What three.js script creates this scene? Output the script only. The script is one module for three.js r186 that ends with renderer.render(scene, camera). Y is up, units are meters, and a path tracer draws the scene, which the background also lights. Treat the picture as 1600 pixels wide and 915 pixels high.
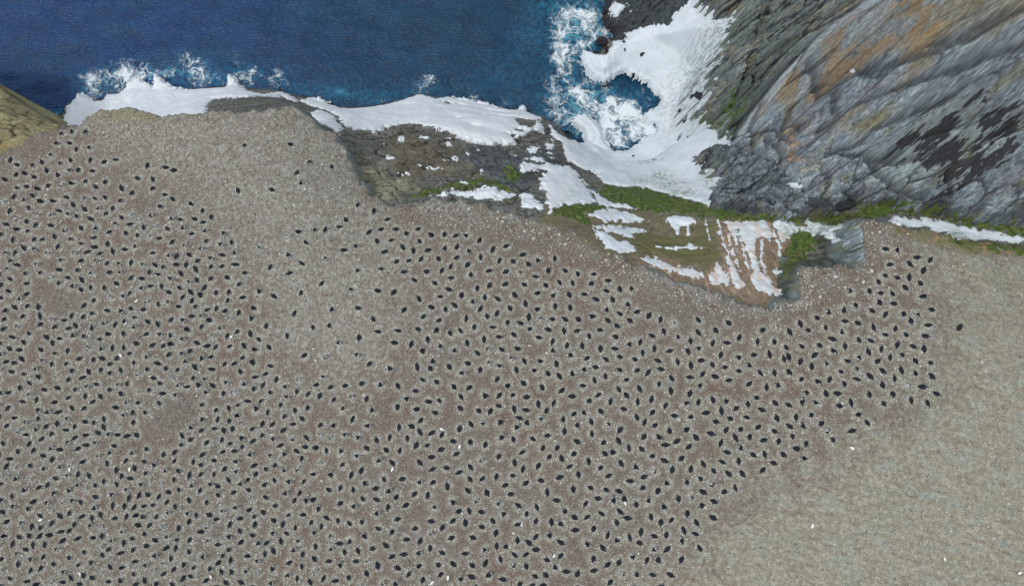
import * as THREE from 'three';
import { createNoise2D, createNoise3D } from 'simplex-noise';
import { mergeGeometries } from 'three/addons/utils/BufferGeometryUtils.js';

// ------------------------------------------------------------------ camera, sky, sun, exposure
const CAM_Y = 52, TILT = 12 * Math.PI / 180, FOCAL = 1101;
const scene = new THREE.Scene();
const camera = new THREE.PerspectiveCamera(2 * Math.atan(457.5 / FOCAL) * 180 / Math.PI, 1600 / 915, 0.5, 6000);
camera.position.set(0, CAM_Y, 0);
camera.up.set(0, 0, -1);
camera.lookAt(0, CAM_Y - Math.cos(TILT), -Math.sin(TILT));
const renderer = new THREE.WebGLRenderer({ antialias: true });
renderer.toneMapping = THREE.LinearToneMapping;
renderer.toneMappingExposure = 0.97;
renderer.shadowMap.enabled = true;
renderer.setSize(1024, 585);
{ // an even overcast sky, brighter overhead, faintly blue
  const w = 128, h = 64, data = new Float32Array(w * h * 4);
  for (let j = 0; j < h; j++) for (let i = 0; i < w; i++) {
    const el = (j + 0.5) / h - 0.5, up = Math.max(0, Math.sin(el * Math.PI));
    const v = el > 0 ? 0.56 + 0.45 * up : 0.36, o = (j * w + i) * 4;
    const cl = 1 + 0.07 * Math.sin(i * 0.2454 + 3 * up) * (1 - up);
    data[o] = v * 0.92 * cl; data[o + 1] = v * 0.985 * cl; data[o + 2] = v * 1.07 * cl; data[o + 3] = 1;
  }
  const t = new THREE.DataTexture(data, w, h, THREE.RGBAFormat, THREE.FloatType);
  t.mapping = THREE.EquirectangularReflectionMapping; t.magFilter = THREE.LinearFilter; t.minFilter = THREE.LinearFilter; t.needsUpdate = true;
  scene.background = t; scene.environment = t;
}
const sun = new THREE.DirectionalLight(new THREE.Color(1, 0.965, 0.91), 1.5);
sun.position.set(-48, 90, 22); sun.castShadow = true; sun.shadow.radius = 20;
sun.shadow.camera.left = -90; sun.shadow.camera.right = 90; sun.shadow.camera.top = 90; sun.shadow.camera.bottom = -90; sun.shadow.camera.far = 300;
sun.shadow.mapSize.set(4096, 4096);
scene.add(sun, sun.target);

// ------------------------------------------------------------------ helpers
function rng(a) { return () => { a |= 0; a = a + 0x6D2B79F5 | 0; let t = Math.imul(a ^ a >>> 15, 1 | a); t = t + Math.imul(t ^ t >>> 7, 61 | t) ^ t; return ((t ^ t >>> 14) >>> 0) / 4294967296; }; }
const n2 = createNoise2D(rng(11)), n2b = createNoise2D(rng(29)), n3 = createNoise3D(rng(5));
const clamp = (v, a, b) => Math.max(a, Math.min(b, v)), lerp = (a, b, t) => a + (b - a) * t;
const sst = (a, b, v) => { const t = clamp((v - a) / (b - a), 0, 1); return t * t * (3 - 2 * t); };
const fbm = (x, z, o = 4, n = n2) => { let s = 0, a = 0.5, f = 1; for (let i = 0; i < o; i++) { s += a * n(x * f + i * 17.3, z * f - i * 9.1); a *= 0.5; f *= 2.03; } return s; };
const ridged = (x, z, o = 3) => { let s = 0, a = 0.5, f = 1; for (let i = 0; i < o; i++) { s += a * (1 - Math.abs(n2b(x * f + i * 7.7, z * f + i * 3.1))); a *= 0.5; f *= 2.1; } return s; };
const C12 = Math.cos(TILT), S12 = Math.sin(TILT);
// survey: a bearing taken from the drone (photograph pixels, 1600 wide) to the point where it meets a surface
const ray = (px, py) => { const dx = (px - 800) / FOCAL, dy = (457.5 - py) / FOCAL; return [dx, S12 * dy - C12, -C12 * dy - S12]; };
const atH = (px, py, h) => { const d = ray(px, py), t = (h - CAM_Y) / d[1]; return [d[0] * t, d[2] * t]; };
function onField(px, py, H) {
  const d = ray(px, py); let t = 20;
  for (; t < 130; t += 0.6) if (CAM_Y + d[1] * t < H(d[0] * t, d[2] * t)) break;
  let a = t - 0.6, b = t;
  for (let i = 0; i < 14; i++) { const m = (a + b) / 2; if (CAM_Y + d[1] * m < H(d[0] * m, d[2] * m)) b = m; else a = m; }
  return [d[0] * b, d[2] * b];
}
const toPhoto = (x, y, z) => { const ry = y - CAM_Y, dep = -C12 * ry - S12 * z; return [800 + FOCAL * x / dep, 457.5 - FOCAL * (S12 * ry - C12 * z) / dep]; };
const pairs = (a) => { const o = []; for (let i = 0; i + 1 < a.length; i += 2) o.push([a[i], a[i + 1]]); return o; };
// thin-plate surface through surveyed heights
function thinPlate(pts, lo, hi, smooth = 0.02) {
  const n = pts.length, N = n + 3, M = [];
  const U = (r2) => r2 < 1e-9 ? 0 : 0.5 * r2 * Math.log(r2);
  for (let i = 0; i < n; i++) {
    const row = new Float64Array(N + 1);
    for (let j = 0; j < n; j++) { const a = pts[i][0] - pts[j][0], b = pts[i][1] - pts[j][1]; row[j] = U(a * a + b * b); }
    row[i] += smooth * 60; row[n] = 1; row[n + 1] = pts[i][0]; row[n + 2] = pts[i][1]; row[N] = pts[i][2]; M.push(row);
  }
  for (let k = 0; k < 3; k++) { const row = new Float64Array(N + 1); for (let j = 0; j < n; j++) row[j] = k === 0 ? 1 : pts[j][k - 1]; M.push(row); }
  for (let i = 0; i < N; i++) {
    let p = i; for (let r = i + 1; r < N; r++) if (Math.abs(M[r][i]) > Math.abs(M[p][i])) p = r;
    const tmp = M[i]; M[i] = M[p]; M[p] = tmp;
    for (let r = 0; r < N; r++) if (r !== i) { const f = M[r][i] / M[i][i]; if (f) for (let c = i; c <= N; c++) M[r][c] -= f * M[i][c]; }
  }
  const w = M.map((row, i) => row[N] / row[i]);
  return (x, z) => { let s = w[n] + w[n + 1] * x + w[n + 2] * z; for (let j = 0; j < n; j++) { const a = x - pts[j][0], b = z - pts[j][1]; s += w[j] * U(a * a + b * b); } return clamp(s, lo, hi); };
}
const survey = (a) => { const o = []; for (let i = 0; i + 2 < a.length; i += 3) o.push([...atH(a[i], a[i + 1], a[i + 2]), a[i + 2]]); return o; };
// signed distance to a polygon in plan, positive inside
function sdf(poly) {
  const n = poly.length; let x0 = 1e9, x1 = -1e9, z0 = 1e9, z1 = -1e9;
  for (const [x, z] of poly) { x0 = Math.min(x0, x); x1 = Math.max(x1, x); z0 = Math.min(z0, z); z1 = Math.max(z1, z); }
  const f = (x, z) => {
    let d = 1e18, inside = false;
    for (let i = 0, j = n - 1; i < n; j = i++) {
      const ax = poly[i][0], az = poly[i][1], bx = poly[j][0] - ax, bz = poly[j][1] - az, cx = x - ax, cz = z - az;
      const t = clamp((cx * bx + cz * bz) / (bx * bx + bz * bz || 1), 0, 1), ex = cx - bx * t, ez = cz - bz * t, e = ex * ex + ez * ez;
      if (e < d) d = e;
      if ((az > z) !== (poly[j][1] > z) && x < (poly[j][0] - ax) * (z - az) / (poly[j][1] - az) + ax) inside = !inside;
    }
    return (inside ? 1 : -1) * Math.sqrt(d);
  };
  f.box = [x0, x1, z0, z1]; return f;
}
function lineDist(line) { // [distance, side] to an open line in plan
  return (x, z) => {
    let d = 1e18, side = 1;
    for (let i = 0; i + 1 < line.length; i++) {
      const [ax, az] = line[i], bx = line[i + 1][0] - ax, bz = line[i + 1][1] - az, cx = x - ax, cz = z - az;
      const t = clamp((cx * bx + cz * bz) / (bx * bx + bz * bz), 0, 1), ex = cx - bx * t, ez = cz - bz * t, e = ex * ex + ez * ez;
      if (e < d) { d = e; side = bx * cz - bz * cx > 0 ? 1 : -1; }
    }
    return [Math.sqrt(d), side];
  };
}
// a coarse table of a plan function, read back bilinearly
function table(f, x0, x1, z0, z1, step) {
  const nx = Math.ceil((x1 - x0) / step) + 1, nz = Math.ceil((z1 - z0) / step) + 1, a = new Float32Array(nx * nz);
  for (let j = 0; j < nz; j++) for (let i = 0; i < nx; i++) a[j * nx + i] = f(x0 + i * step, z0 + j * step);
  return (x, z) => {
    const u = clamp((x - x0) / step, 0, nx - 1.001), v = clamp((z - z0) / step, 0, nz - 1.001), i = u | 0, j = v | 0, fu = u - i, fv = v - j, o = j * nx + i;
    return (a[o] * (1 - fu) + a[o + 1] * fu) * (1 - fv) + (a[o + nx] * (1 - fu) + a[o + nx + 1] * fu) * fv;
  };
}
const axis = (a, b, step) => { const n = Math.round((b - a) / step); return Array.from({ length: n + 1 }, (_, i) => a + (b - a) * i / n); };
const farAxis = (a, b, step, lo, hi) => { // dense from a to b, stretching out to lo and hi
  const o = axis(a, b, step); let s = step; let v = a;
  while (v > lo) { s *= 1.35; v -= s; o.unshift(Math.max(v, lo)); }
  s = step; v = b; while (v < hi) { s *= 1.35; v += s; o.push(Math.min(v, hi)); }
  return o;
};
// a relief sheet over a rectilinear grid; keep(h values of the cell, x, z) decides which cells stay; uv is plan position in the box
function relief(xs, zs, hf, box, keep) {
  const nx = xs.length, nz = zs.length, H = new Float32Array(nx * nz), id = new Int32Array(nx * nz).fill(-1), K = new Uint8Array(nx * nz);
  for (let j = 0; j < nz; j++) for (let i = 0; i < nx; i++) { const o = j * nx + i, h = hf(xs[i], zs[j]); K[o] = h === null ? 0 : 1; H[o] = h === null ? -60 : h; }
  const pos = [], uv = [], idx = [];
  const vert = (i, j) => { const o = j * nx + i; if (id[o] < 0) { id[o] = pos.length / 3; pos.push(xs[i], H[o], zs[j]); uv.push((xs[i] - box[0]) / (box[1] - box[0]), 1 - (zs[j] - box[2]) / (box[3] - box[2])); } return id[o]; };
  for (let j = 0; j + 1 < nz; j++) for (let i = 0; i + 1 < nx; i++) {
    const o = j * nx + i; if (!K[o] || !K[o + 1] || !K[o + nx] || !K[o + nx + 1]) continue;
    if (keep && !keep(Math.max(H[o], H[o + 1], H[o + nx], H[o + nx + 1]), xs[i], zs[j])) continue;
    const a = vert(i, j), b = vert(i + 1, j), c = vert(i, j + 1), d = vert(i + 1, j + 1);
    if (Math.abs(H[o] - H[o + nx + 1]) < Math.abs(H[o + 1] - H[o + nx])) idx.push(a, c, d, a, d, b); else idx.push(a, c, b, b, c, d);
  }
  const g = new THREE.BufferGeometry();
  g.setAttribute('position', new THREE.Float32BufferAttribute(pos, 3)); g.setAttribute('uv', new THREE.Float32BufferAttribute(uv, 2));
  g.setIndex(idx); g.computeVertexNormals(); return g;
}
// a colour map over a plan box; col(x, z, out) writes linear r, g, b
const toS = (v) => { v = clamp(v, 0, 1); return 255 * (v <= 0.0031308 ? 12.92 * v : 1.055 * Math.pow(v, 1 / 2.4) - 0.055); };
const S_TABLE = Array.from({ length: 4097 }, (_, i) => toS(i / 4096));
function planMap(w, h, box, col) {
  const data = new Uint8Array(w * h * 4), o = [0, 0, 0];
  for (let j = 0; j < h; j++) for (let i = 0; i < w; i++) {
    const x = box[0] + (i + 0.5) / w * (box[1] - box[0]), z = box[3] - (j + 0.5) / h * (box[3] - box[2]), k = (j * w + i) * 4;
    col(x, z, o);
    for (let c = 0; c < 3; c++) data[k + c] = S_TABLE[clamp(o[c] * 4096, 0, 4096) | 0];
    data[k + 3] = 255;
  }
  const t = new THREE.DataTexture(data, w, h, THREE.RGBAFormat); t.colorSpace = THREE.SRGBColorSpace;
  t.magFilter = THREE.LinearFilter; t.minFilter = THREE.LinearMipmapLinearFilter; t.wrapS = t.wrapT = THREE.MirroredRepeatWrapping; t.needsUpdate = true; return t;
}
function greyTile(n, f, rx, rz) { // seamless only to the eye: mirrored repeats
  const data = new Uint8Array(n * n * 4);
  for (let j = 0; j < n; j++) for (let i = 0; i < n; i++) { const v = clamp(f(i / n, j / n), 0, 1) * 255, k = (j * n + i) * 4; data[k] = data[k + 1] = data[k + 2] = v; data[k + 3] = 255; }
  const t = new THREE.DataTexture(data, n, n, THREE.RGBAFormat); t.magFilter = THREE.LinearFilter; t.minFilter = THREE.LinearMipmapLinearFilter;
  t.wrapS = t.wrapT = THREE.MirroredRepeatWrapping; t.repeat.set(rx, rz); t.needsUpdate = true; return t;
}
const mix3 = (o, r, g, b, t) => { o[0] += (r - o[0]) * t; o[1] += (g - o[1]) * t; o[2] += (b - o[2]) * t; };
const NUM = {};
function named(name) { const n = NUM[name] = (NUM[name] ?? -1) + 1; return n ? name + '_' + String(n).padStart(3, '0') : name; }
function tag(o, label, category, group, kind) { o.userData.label = label; if (category) o.userData.category = category; if (group) o.userData.group = group; if (kind) o.userData.kind = kind; return o; }
function put(name, geo, mat, parent = scene) { const m = new THREE.Mesh(geo, mat); m.name = parent === scene ? named(name) : name; m.castShadow = m.receiveShadow = true; parent.add(m); return m; }

const vein = (v, w) => sst(w, 0, Math.abs(v)); // a thin line where a noise crosses zero
// jointed rock: [distance to the nearest joint, height step of the block, its tone] for blocks about one unit across
const hash = (i, j, k) => { let h = Math.imul(i, 374761393) + Math.imul(j, 668265263) + Math.imul(k, 974711) | 0; h = Math.imul(h ^ h >>> 13, 1274126177); return ((h ^ h >>> 16) >>> 0) / 4294967296; };
const BL = [0, 0, 0];
function blocks(u, v) {
  const i0 = Math.floor(u), j0 = Math.floor(v); let d1 = 9, d2 = 9, bi = 0, bj = 0, bu = 0, bv = 0;
  for (let j = -1; j <= 1; j++) for (let i = -1; i <= 1; i++) {
    const a = i0 + i, b = j0 + j, cu = a + 0.15 + 0.7 * hash(a, b, 1) - u, cv = b + 0.15 + 0.7 * hash(a, b, 2) - v, d = Math.abs(cu) * 0.55 + Math.abs(cv) * 0.55 + 0.45 * Math.hypot(cu, cv);
    if (d < d1) { d2 = d1; d1 = d; bi = a; bj = b; bu = cu; bv = cv; } else if (d < d2) d2 = d;
  }
  BL[0] = d2 - d1; BL[1] = (hash(bi, bj, 3) - 0.5) + (hash(bi, bj, 4) - 0.5) * bu * 0.9 + (hash(bi, bj, 5) - 0.5) * bv * 0.9; BL[2] = hash(bi, bj, 6); return BL;
}
// ------------------------------------------------------------------ terrain heights
const SEA = -30;
// the colony plateau
const TA = thinPlate(survey([
  -200, 915, -8, 0, 915, -7, 400, 915, -6.3, 800, 915, -4.5, 1200, 915, -2.6, 1600, 915, -1, 0, 600, -6.2, 400, 600, -5, 800, 600, -3, 1200, 600, -1, 1600, 600, 0.3, 0, 300, -5.2, 250, 300, -3.6, 500, 300, -3.6,
  0, 237, -6.2, 150, 190, -5.4, 300, 178, -4.6, 450, 172, -5.2, 540, 240, -6, 600, 330, -5.2, 700, 320, -5, 800, 400, -2.8, 860, 350, -4.2, 1000, 450, -2, 1200, 500, -1.2, 1350, 400, -1.5, 1450, 380, -1, 1600, 400, -1.6]), -12, 4);
const polyA = pairs([-500, 330, -120, 262, 0, 238, 60, 206, 120, 190, 150, 172, 175, 166, 215, 170, 245, 178, 290, 176, 330, 173, 400, 171, 460, 164, 478, 178, 500, 198, 530, 214, 545, 240, 565, 282, 590, 312, 630, 318, 670, 309, 730, 313, 800, 328, 860, 346, 900, 362, 940, 388,
  990, 410, 1050, 436, 1110, 452, 1160, 470, 1205, 482, 1236, 474, 1252, 462, 1250, 424, 1262, 416, 1300, 414, 1349, 412, 1347, 372, 1340, 345, 1372, 342, 1410, 348, 1470, 362, 1530, 372, 1600, 380, 1800, 400, 2000, 420]).map(([x, y]) => onField(x, y, TA));
polyA.push([85, 70], [-85, 70]);
const dA0 = table(sdf(polyA), -95, 95, -36, 85, 0.25);
const dA = (x, z) => dA0(x, z) + 0.3 * n2(x * 0.55, z * 0.55) + 0.16 * n2b(x * 1.9, z * 1.9);
function hA(x, z) {
  const d = dA(x, z);
  let h = TA(x, z) + 0.16 * fbm(x * 0.16, z * 0.16, 3) + 0.05 * fbm(x * 0.9, z * 0.9, 3);
  if (d < 1.5) h -= 0.35 * Math.exp(-Math.max(d, 0) / 0.55);
  if (d < 0) h -= -d * (lerp(lerp(2.3, 1.5, sst(-8, -2, x) * sst(26, 22, x)), 4.2, sst(-6, -11, x)) + 0.8 * n2(x * 0.35, z * 0.35)) + 0.35 * Math.abs(n2b(x * 0.8, z * 0.8)) * Math.min(1, -d) + 3 * Math.max(0, -d - 1.5);
  else if (d < 4) { const s = sst(4, 0.3, d); h += s * 0.13 * ridged(x * 0.5 + z * 0.3, z * 0.9 - x * 0.25, 3); }
  return h;
}
// the lower shore: rock ledge, gully and the ground under the snow
const TC = thinPlate(survey([
  1640, 362, -2.6, 1600, 355, -3, 1500, 345, -4, 1400, 335, -5, 1300, 345, -6, 1290, 390, -5.6, 1258, 440, -4.6, 1242, 468, -3.6, 1200, 350, -7, 1200, 400, -5, 1200, 460, -2.9, 1100, 322, -9, 1000, 310, -11.5, 950, 300, -13, 905, 268, -16,
  1130, 440, -3.3, 1100, 380, -6, 1000, 405, -3.6, 1000, 350, -8, 930, 350, -5.6, 930, 328, -8, 860, 330, -5.6, 780, 300, -7.2, 700, 300, -6.6, 640, 305, -6.4, 600, 300, -6.6, 562, 285, -7.2,
  600, 250, -8.6, 548, 250, -7.6, 545, 215, -9.5, 520, 200, -10.5, 570, 215, -11.5, 700, 250, -9.8, 640, 200, -15.5, 720, 200, -16, 780, 260, -10.8, 800, 225, -15, 830, 262, -12.5, 880, 290, -11.5, 850, 205, -20, 855, 185, -26, 530, 172, -26, 600, 168, -27, 660, 150, -28.5, 720, 160, -28.5, 790, 172, -28.5,
  540, 140, -36, 660, 125, -37, 800, 150, -37, 870, 170, -35, 110, 180, -28, 200, 140, -29, 260, 160, -26, 370, 135, -29, 440, 146, -27, 480, 165, -25, 500, 188, -13, 350, 166, -15, 410, 160, -15, 455, 162, -16, 380, 151, -21, 100, 120, -37, 300, 100, -37, 450, 110, -37, -50, 150, -36,
  1000, 260, -22, 960, 240, -28.6, 1050, 280, -17, 1098, 306, -11.5, 1100, 230, -17, 1060, 190, -24.5, 1010, 190, -28.6, 1040, 120, -25, 950, 100, -28, 1000, 60, -27, 1100, 60, -20.5, 1120, 10, -21, 1100, 130, -20, 980, 0, -26.5, 1050, 15, -24.5, 900, 150, -35, 900, 50, -36, 960, 170, -34, 1200, 250, -10, 1300, 200, -8, 1400, 250, -6]), -38, 0);
const polyW = pairs([-300, 260, 40, 215, 98, 190, 103, 165, 112, 162, 128, 150, 142, 158, 165, 158, 168, 148, 185, 147, 200, 134, 225, 133, 240, 138, 255, 132, 270, 138, 300, 140, 330, 138, 350, 137, 368, 130, 385, 142, 410, 148, 440, 143, 460, 152, 480, 153, 500, 155, 530, 168, 545, 170,
  590, 166, 625, 158, 655, 148, 680, 155, 700, 152, 730, 157, 760, 163, 800, 172, 818, 168, 835, 180, 850, 188, 862, 200, 866, 203, 876, 212, 890, 220, 905, 225, 920, 220, 912, 206, 896, 194, 900, 184, 915, 181, 930, 190, 938, 200, 946, 212, 948, 224, 960, 236, 985, 235, 1010, 217, 1036, 206, 1030, 196, 1005, 188, 1012, 176,
  1030, 168, 1035, 155, 1014, 132, 985, 118, 970, 112, 955, 122, 941, 130, 920, 118, 911, 95, 913, 82, 932, 84, 940, 75, 930, 66, 935, 58, 948, 60, 957, 62, 960, 55, 945, 44, 940, 34, 944, 15, 940, -40, 940, -300, -500, -300, -500, 260]).map(([x, y]) => atH(x, y, SEA));
const dW0 = table(sdf(polyW), -80, 80, -75, 5, 0.2);
const dW = (x, z) => dW0(x, z) + 0.22 * n2(x * 0.8, z * 0.8) + 0.12 * n2b(x * 2.3, z * 2.3);
const TCt = table(TC, -90, 80, -80, 12, 0.4);
const beach = (x, w) => SEA + 0.35 + Math.max(0, -w) * lerp(4, 0.95, sst(4, 10, x)) + Math.max(0, -w - 3.5) * 3; // the inlet shore climbs gently
function rawC(x, z) {
  const w = dW0(x, z); let h = Math.min(TCt(x, z), beach(x, w));
  return w > 0 ? Math.min(h, SEA - 0.4 - Math.min(5, w * 1.1)) : Math.max(h, SEA + 0.15 + Math.min(1.0, -w * 1.1));
}
const onC = (px, py) => onField(px, py, rawC);
const darkShore = sdf(pairs([955, -60, 966, 4, 980, 9, 974, 18, 962, 27, 945, 28, 940, 36, 950, 46, 955, 56, 965, 62, 972, 60, 966, 52, 990, 47, 1020, 39, 1046, 37, 1050, 21, 1074, 5, 1090, -60]).map(([a, b]) => onC(a, b)));
const darkShoreT = table(darkShore, 5, 40, -75, -20, 0.2);
const shelfZone = table(sdf(pairs([470, 150, 530, 190, 560, 200, 640, 185, 720, 195, 860, 190, 880, 225, 900, 262, 940, 290, 850, 330, 640, 310, 560, 300, 520, 220]).map(([a, b]) => onC(a, b))), -40, 30, -50, -5, 0.3);
function hC(x, z) {
  const w = dW(x, z); let h = TCt(x, z);
  const near = x > 6 && x < 40 && z < -20 ? darkShoreT(x, z) : -5;
  const rough = clamp(0.35 + 0.5 * sst(-1, 1.5, shelfZone(x, z)) + 0.7 * sst(-0.6, 0.6, near), 0, 1.2);
  // bedding: broken steps that run along the ledge
  const q = z * 1.25 + x * 0.32 + 1.1 * fbm(x * 0.15, z * 0.15, 2), st = q * 1.1, fr = st - Math.floor(st);
  h = Math.min(h, beach(x, w) - 0.2);
  const wu = x * 0.17 + 0.5 * n2(x * 0.2, z * 0.2), B1 = blocks(wu, q * 0.62 + 0.3 * n2b(x * 0.3, z * 0.3)), j1 = sst(0.12, 0, B1[0]), s1 = B1[1], B2 = blocks(wu * 2.7 + 9, q * 1.9 + 0.2 * n2(x, z));
  h += rough * (0.62 * s1 - 0.25 * j1 + 0.2 * B2[1] - 0.08 * sst(0.14, 0, B2[0]));
  h += rough * (0.25 * (sst(0.2, 0.8, fr) - fr) + 0.3 * fbm(x * 0.4, z * 0.8, 4) + 0.2 * (ridged(x * 0.5, z * 1.1, 3) - 0.5) - 0.25 * vein(n2b(x * 0.22 + z * 0.1, q * 0.8), 0.07) - 0.25 * vein(n2(x * 0.5 - z * 0.3, z * 0.12), 0.06));
  h += 0.05 * fbm(x * 2, z * 2, 2);
  if (near > -1.2) h += 1.3 * sst(-1.0, 0.8, near + 0.4 * n2(x * 0.9, z * 0.9)) * (0.5 + 0.9 * ridged(x * 0.35, z * 0.5, 3));
  if (w > 0) return Math.min(h, SEA - 0.4 - Math.min(5, w * 1.1));
  const inl = dA0(x, z); if (inl > 0.4) h = Math.min(h, TA(x, z) - (inl - 0.4) * 1.5); // passes under the plateau
  return Math.max(h, SEA + 0.15 + Math.min(1.0, -w * 1.2));
}
// the tall cliff across the gully
const TB = thinPlate(survey([
  1105, 0, -19.5, 1140, 20, -17.5, 1132, 70, -18, 1112, 125, -18.6, 1128, 170, -16, 1147, 215, -13.6, 1098, 240, -14, 1132, 275, -11, 1112, 310, -9.6, 1200, 326, -6.2, 1300, 328, -4.8, 1400, 314, -4.2, 1500, 332, -3, 1600, 343, -2,
  1155, 213, -11, 1200, 150, -6.2, 1245, 90, -2, 1285, 55, 0.6, 1345, 10, 3, 1175, 100, -12, 1230, 40, -8, 1280, 0, -5, 1165, 150, -13, 1300, 150, 0.6, 1400, 100, 5.5, 1500, 50, 10.5, 1600, 0, 15, 1600, 100, 11, 1600, 200, 6, 1600, 280, 1.6, 1500, 150, 7, 1500, 250, 1.6, 1400, 200, 2, 1400, 270, -2,
  1300, 220, -2, 1250, 200, -4, 1250, 260, -6, 1200, 280, -8.6, 1300, 285, -4.2, 1150, 255, -11.4, 1150, 300, -8.6]), -24, 34);
const polyB = pairs([1095, -160, 1105, 0, 1120, 12, 1146, 22, 1142, 45, 1131, 72, 1112, 124, 1124, 168, 1143, 212, 1150, 228, 1112, 229, 1096, 237, 1108, 258, 1130, 274, 1120, 292, 1108, 312, 1130, 323, 1200, 330, 1245, 335, 1300, 331, 1335, 318, 1400, 316, 1450, 325, 1520, 336, 1600, 346, 1750, 356]).map(([x, y]) => onField(x, y, TB));
polyB.push([75, -12], [75, -80], [20, -80]);
const dB = table(sdf(polyB), 8, 78, -82, -4, 0.25);
const onB = (px, py) => onField(px, py, TB);
const ridgeLine = lineDist(pairs([1152, 212, 1180, 170, 1212, 130, 1250, 88, 1284, 56, 1318, 34, 1350, 2, 1420, -60]).map(([a, b]) => onB(a, b)));
const cracks = [[1255, 104, 1285, 150, 1313, 182], [1313, 182, 1278, 205], [1290, 245, 1320, 232, 1345, 222], [1350, 120, 1440, 92, 1520, 60, 1600, 18], [1352, 220, 1368, 200, 1420, 178, 1490, 150], [1240, 165, 1226, 195, 1250, 205], [1150, 165, 1170, 110, 1215, 62], [1330, 172, 1400, 140, 1500, 110, 1600, 70], [1350, 250, 1400, 255, 1460, 238], [1190, 110, 1215, 90, 1240, 60], [1291, 240, 1330, 238, 1352, 250, 1375, 270, 1411, 296, 1456, 318], [1200, 214, 1212, 236, 1220, 252], [1290, 148, 1352, 116, 1440, 80, 1500, 62, 1560, 30], [1180, 236, 1172, 200, 1185, 172]]
  .map((l) => lineDist(pairs(l).map(([a, b]) => onB(a, b))));
const centreB = atH(1560, 620, 0);
const bedding = (x, z) => { const ex = x - centreB[0], ez = z - centreB[1], r = Math.hypot(ex, ez); return [r, Math.atan2(ez, ex) * 34]; };
const crackT = table((x, z) => { let g = 0; for (const c of cracks) { const d = c(x, z)[0]; g = Math.max(g, Math.exp(-d * d / 0.02)); } return g; }, 8, 62, -60, -4, 0.09);
const ridgeT = table((x, z) => { const [d, s] = ridgeLine(x, z); return clamp(d * s, -9, 9); }, 8, 78, -82, -4, 0.2);
function hB(x, z) {
  const d = dB(x, z) + 0.25 * n2(x * 0.6, z * 0.6); if (d < -4) return -60;
  const [q, a] = bedding(x, z), e = ridgeT(x, z); // e < 0 on the seaward, broken side
  const sea = sst(0.3, -0.5, e), low = sst(6, 1, d), rough = clamp(0.22 + 0.75 * sea + 0.5 * low, 0.2, 1.1);
  let h = TB(x, z);
  h += 0.5 * sst(1.6, 0.2, e) * sst(-0.2, 0.3, e) * sst(0.5, 2, d);
  h -= 3.2 * sst(0.12, -0.5, e + 0.2 * n2(x * 0.7, z * 0.7)) * sst(1.2, 3.5, d);
  const w = q + 0.5 * fbm(x * 0.2, z * 0.2, 3), st = w * 0.85, fr = st - Math.floor(st);
  const B1 = blocks(w * 0.62, a * 0.2 + 0.6 * n2(x * 0.15, z * 0.15)), s1 = B1[1], j1 = sst(0.12, 0, B1[0]), B2 = blocks(w * 1.7 + 5, a * 0.62 + 0.3 * n2b(x * 0.5, z * 0.5)), s2 = B2[1], j2 = sst(0.14, 0, B2[0]);
  h += Math.max(rough, 0.3) * (0.95 * s1 - 0.55 * j1 + 0.42 * s2 - 0.22 * j2);
  h += rough * (0.35 * (sst(0.25, 0.75, fr) - fr) + 0.5 * fbm(q * 0.7, a * 0.35, 4) + 0.4 * (ridged(q * 0.8, a * 0.22, 3) - 0.5) + 0.22 * fbm(x * 1.3, z * 1.3, 4) - 0.4 * vein(n2b(q * 0.55, a * 0.13 + 7), 0.09) - 0.35 * sea * vein(n2(a * 0.33, q * 0.16), 0.08));
  const fold = q * 0.3 + 0.9 * fbm(x * 0.07, z * 0.07, 2), ff = fold - Math.floor(fold);
  h += sst(0.5, 4, d) * (1.5 * (ff - sst(0.92, 1, ff)) + 1.1 * fbm(q * 0.2, a * 0.08, 3)) + 0.35 * fbm(x * 0.12, z * 0.12, 2) + 0.12 * fbm(q * 3.1, a * 0.5, 2);
  h -= 0.8 * crackT(x, z);
  if (d < 0) h -= -d * 2.4;
  return h;
}
// the ochre shoulder at the left edge
const TD = thinPlate(survey([0, 240, -8, 60, 208, -8, 100, 192, -10, -120, 270, -8, 0, 180, -11, 60, 185, -12, 0, 135, -15, 30, 157, -15, 80, 186, -14, -120, 90, -16, -120, 180, -11]), -22, -6);
const polyD = pairs([-400, 20, -120, 70, -30, 118, 0, 134, 18, 150, 36, 163, 54, 172, 70, 186, 82, 191, 94, 194, 130, 215, 0, 290, -400, 380]).map(([x, y]) => onField(x, y, TD));
const dD = table(sdf(polyD), -90, -20, -60, 0, 0.25);
function hD(x, z) {
  const d = dD(x, z) + 0.25 * n2(x * 0.7, z * 0.7); if (d < -7) return -60;
  const q = z * 1.1 - x * 0.45 + 0.9 * fbm(x * 0.14, z * 0.14, 2), st = q * 0.7, fr = st - Math.floor(st);
  const B1 = blocks(x * 0.22 + z * 0.1, q * 0.5 + 0.3 * n2(x * 0.2, z * 0.2));
  let h = TD(x, z) + 0.9 * B1[1] - 0.3 * sst(0.1, 0, B1[0]) + 0.45 * (sst(0.2, 0.8, fr) - fr) + 0.35 * fbm(x * 0.4, z * 0.9, 4) + 0.3 * (ridged(x * 0.3, z * 0.9, 3) - 0.5) + 0.06 * fbm(x * 2, z * 2, 2);
  if (d < 1) h -= 0.5 * Math.exp(-Math.max(0, d) / 0.4);
  if (d < 0) h -= -d * 9;
  return h;
}
const smoothB = table(TB, 8, 60, -64, -4, 0.3);
const tabA = table(hA, -60, 60, -34, 24, 0.15), tabC = table(hC, -62, 62, -64, -2, 0.15), tabB = table(hB, 8, 60, -64, -4, 0.15), tabD = table(hD, -80, -22, -56, -2, 0.25);
const groundC = (x, z) => Math.max(tabC(x, z), x > 8 && z < -4 ? tabB(x, z) : -60);
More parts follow.
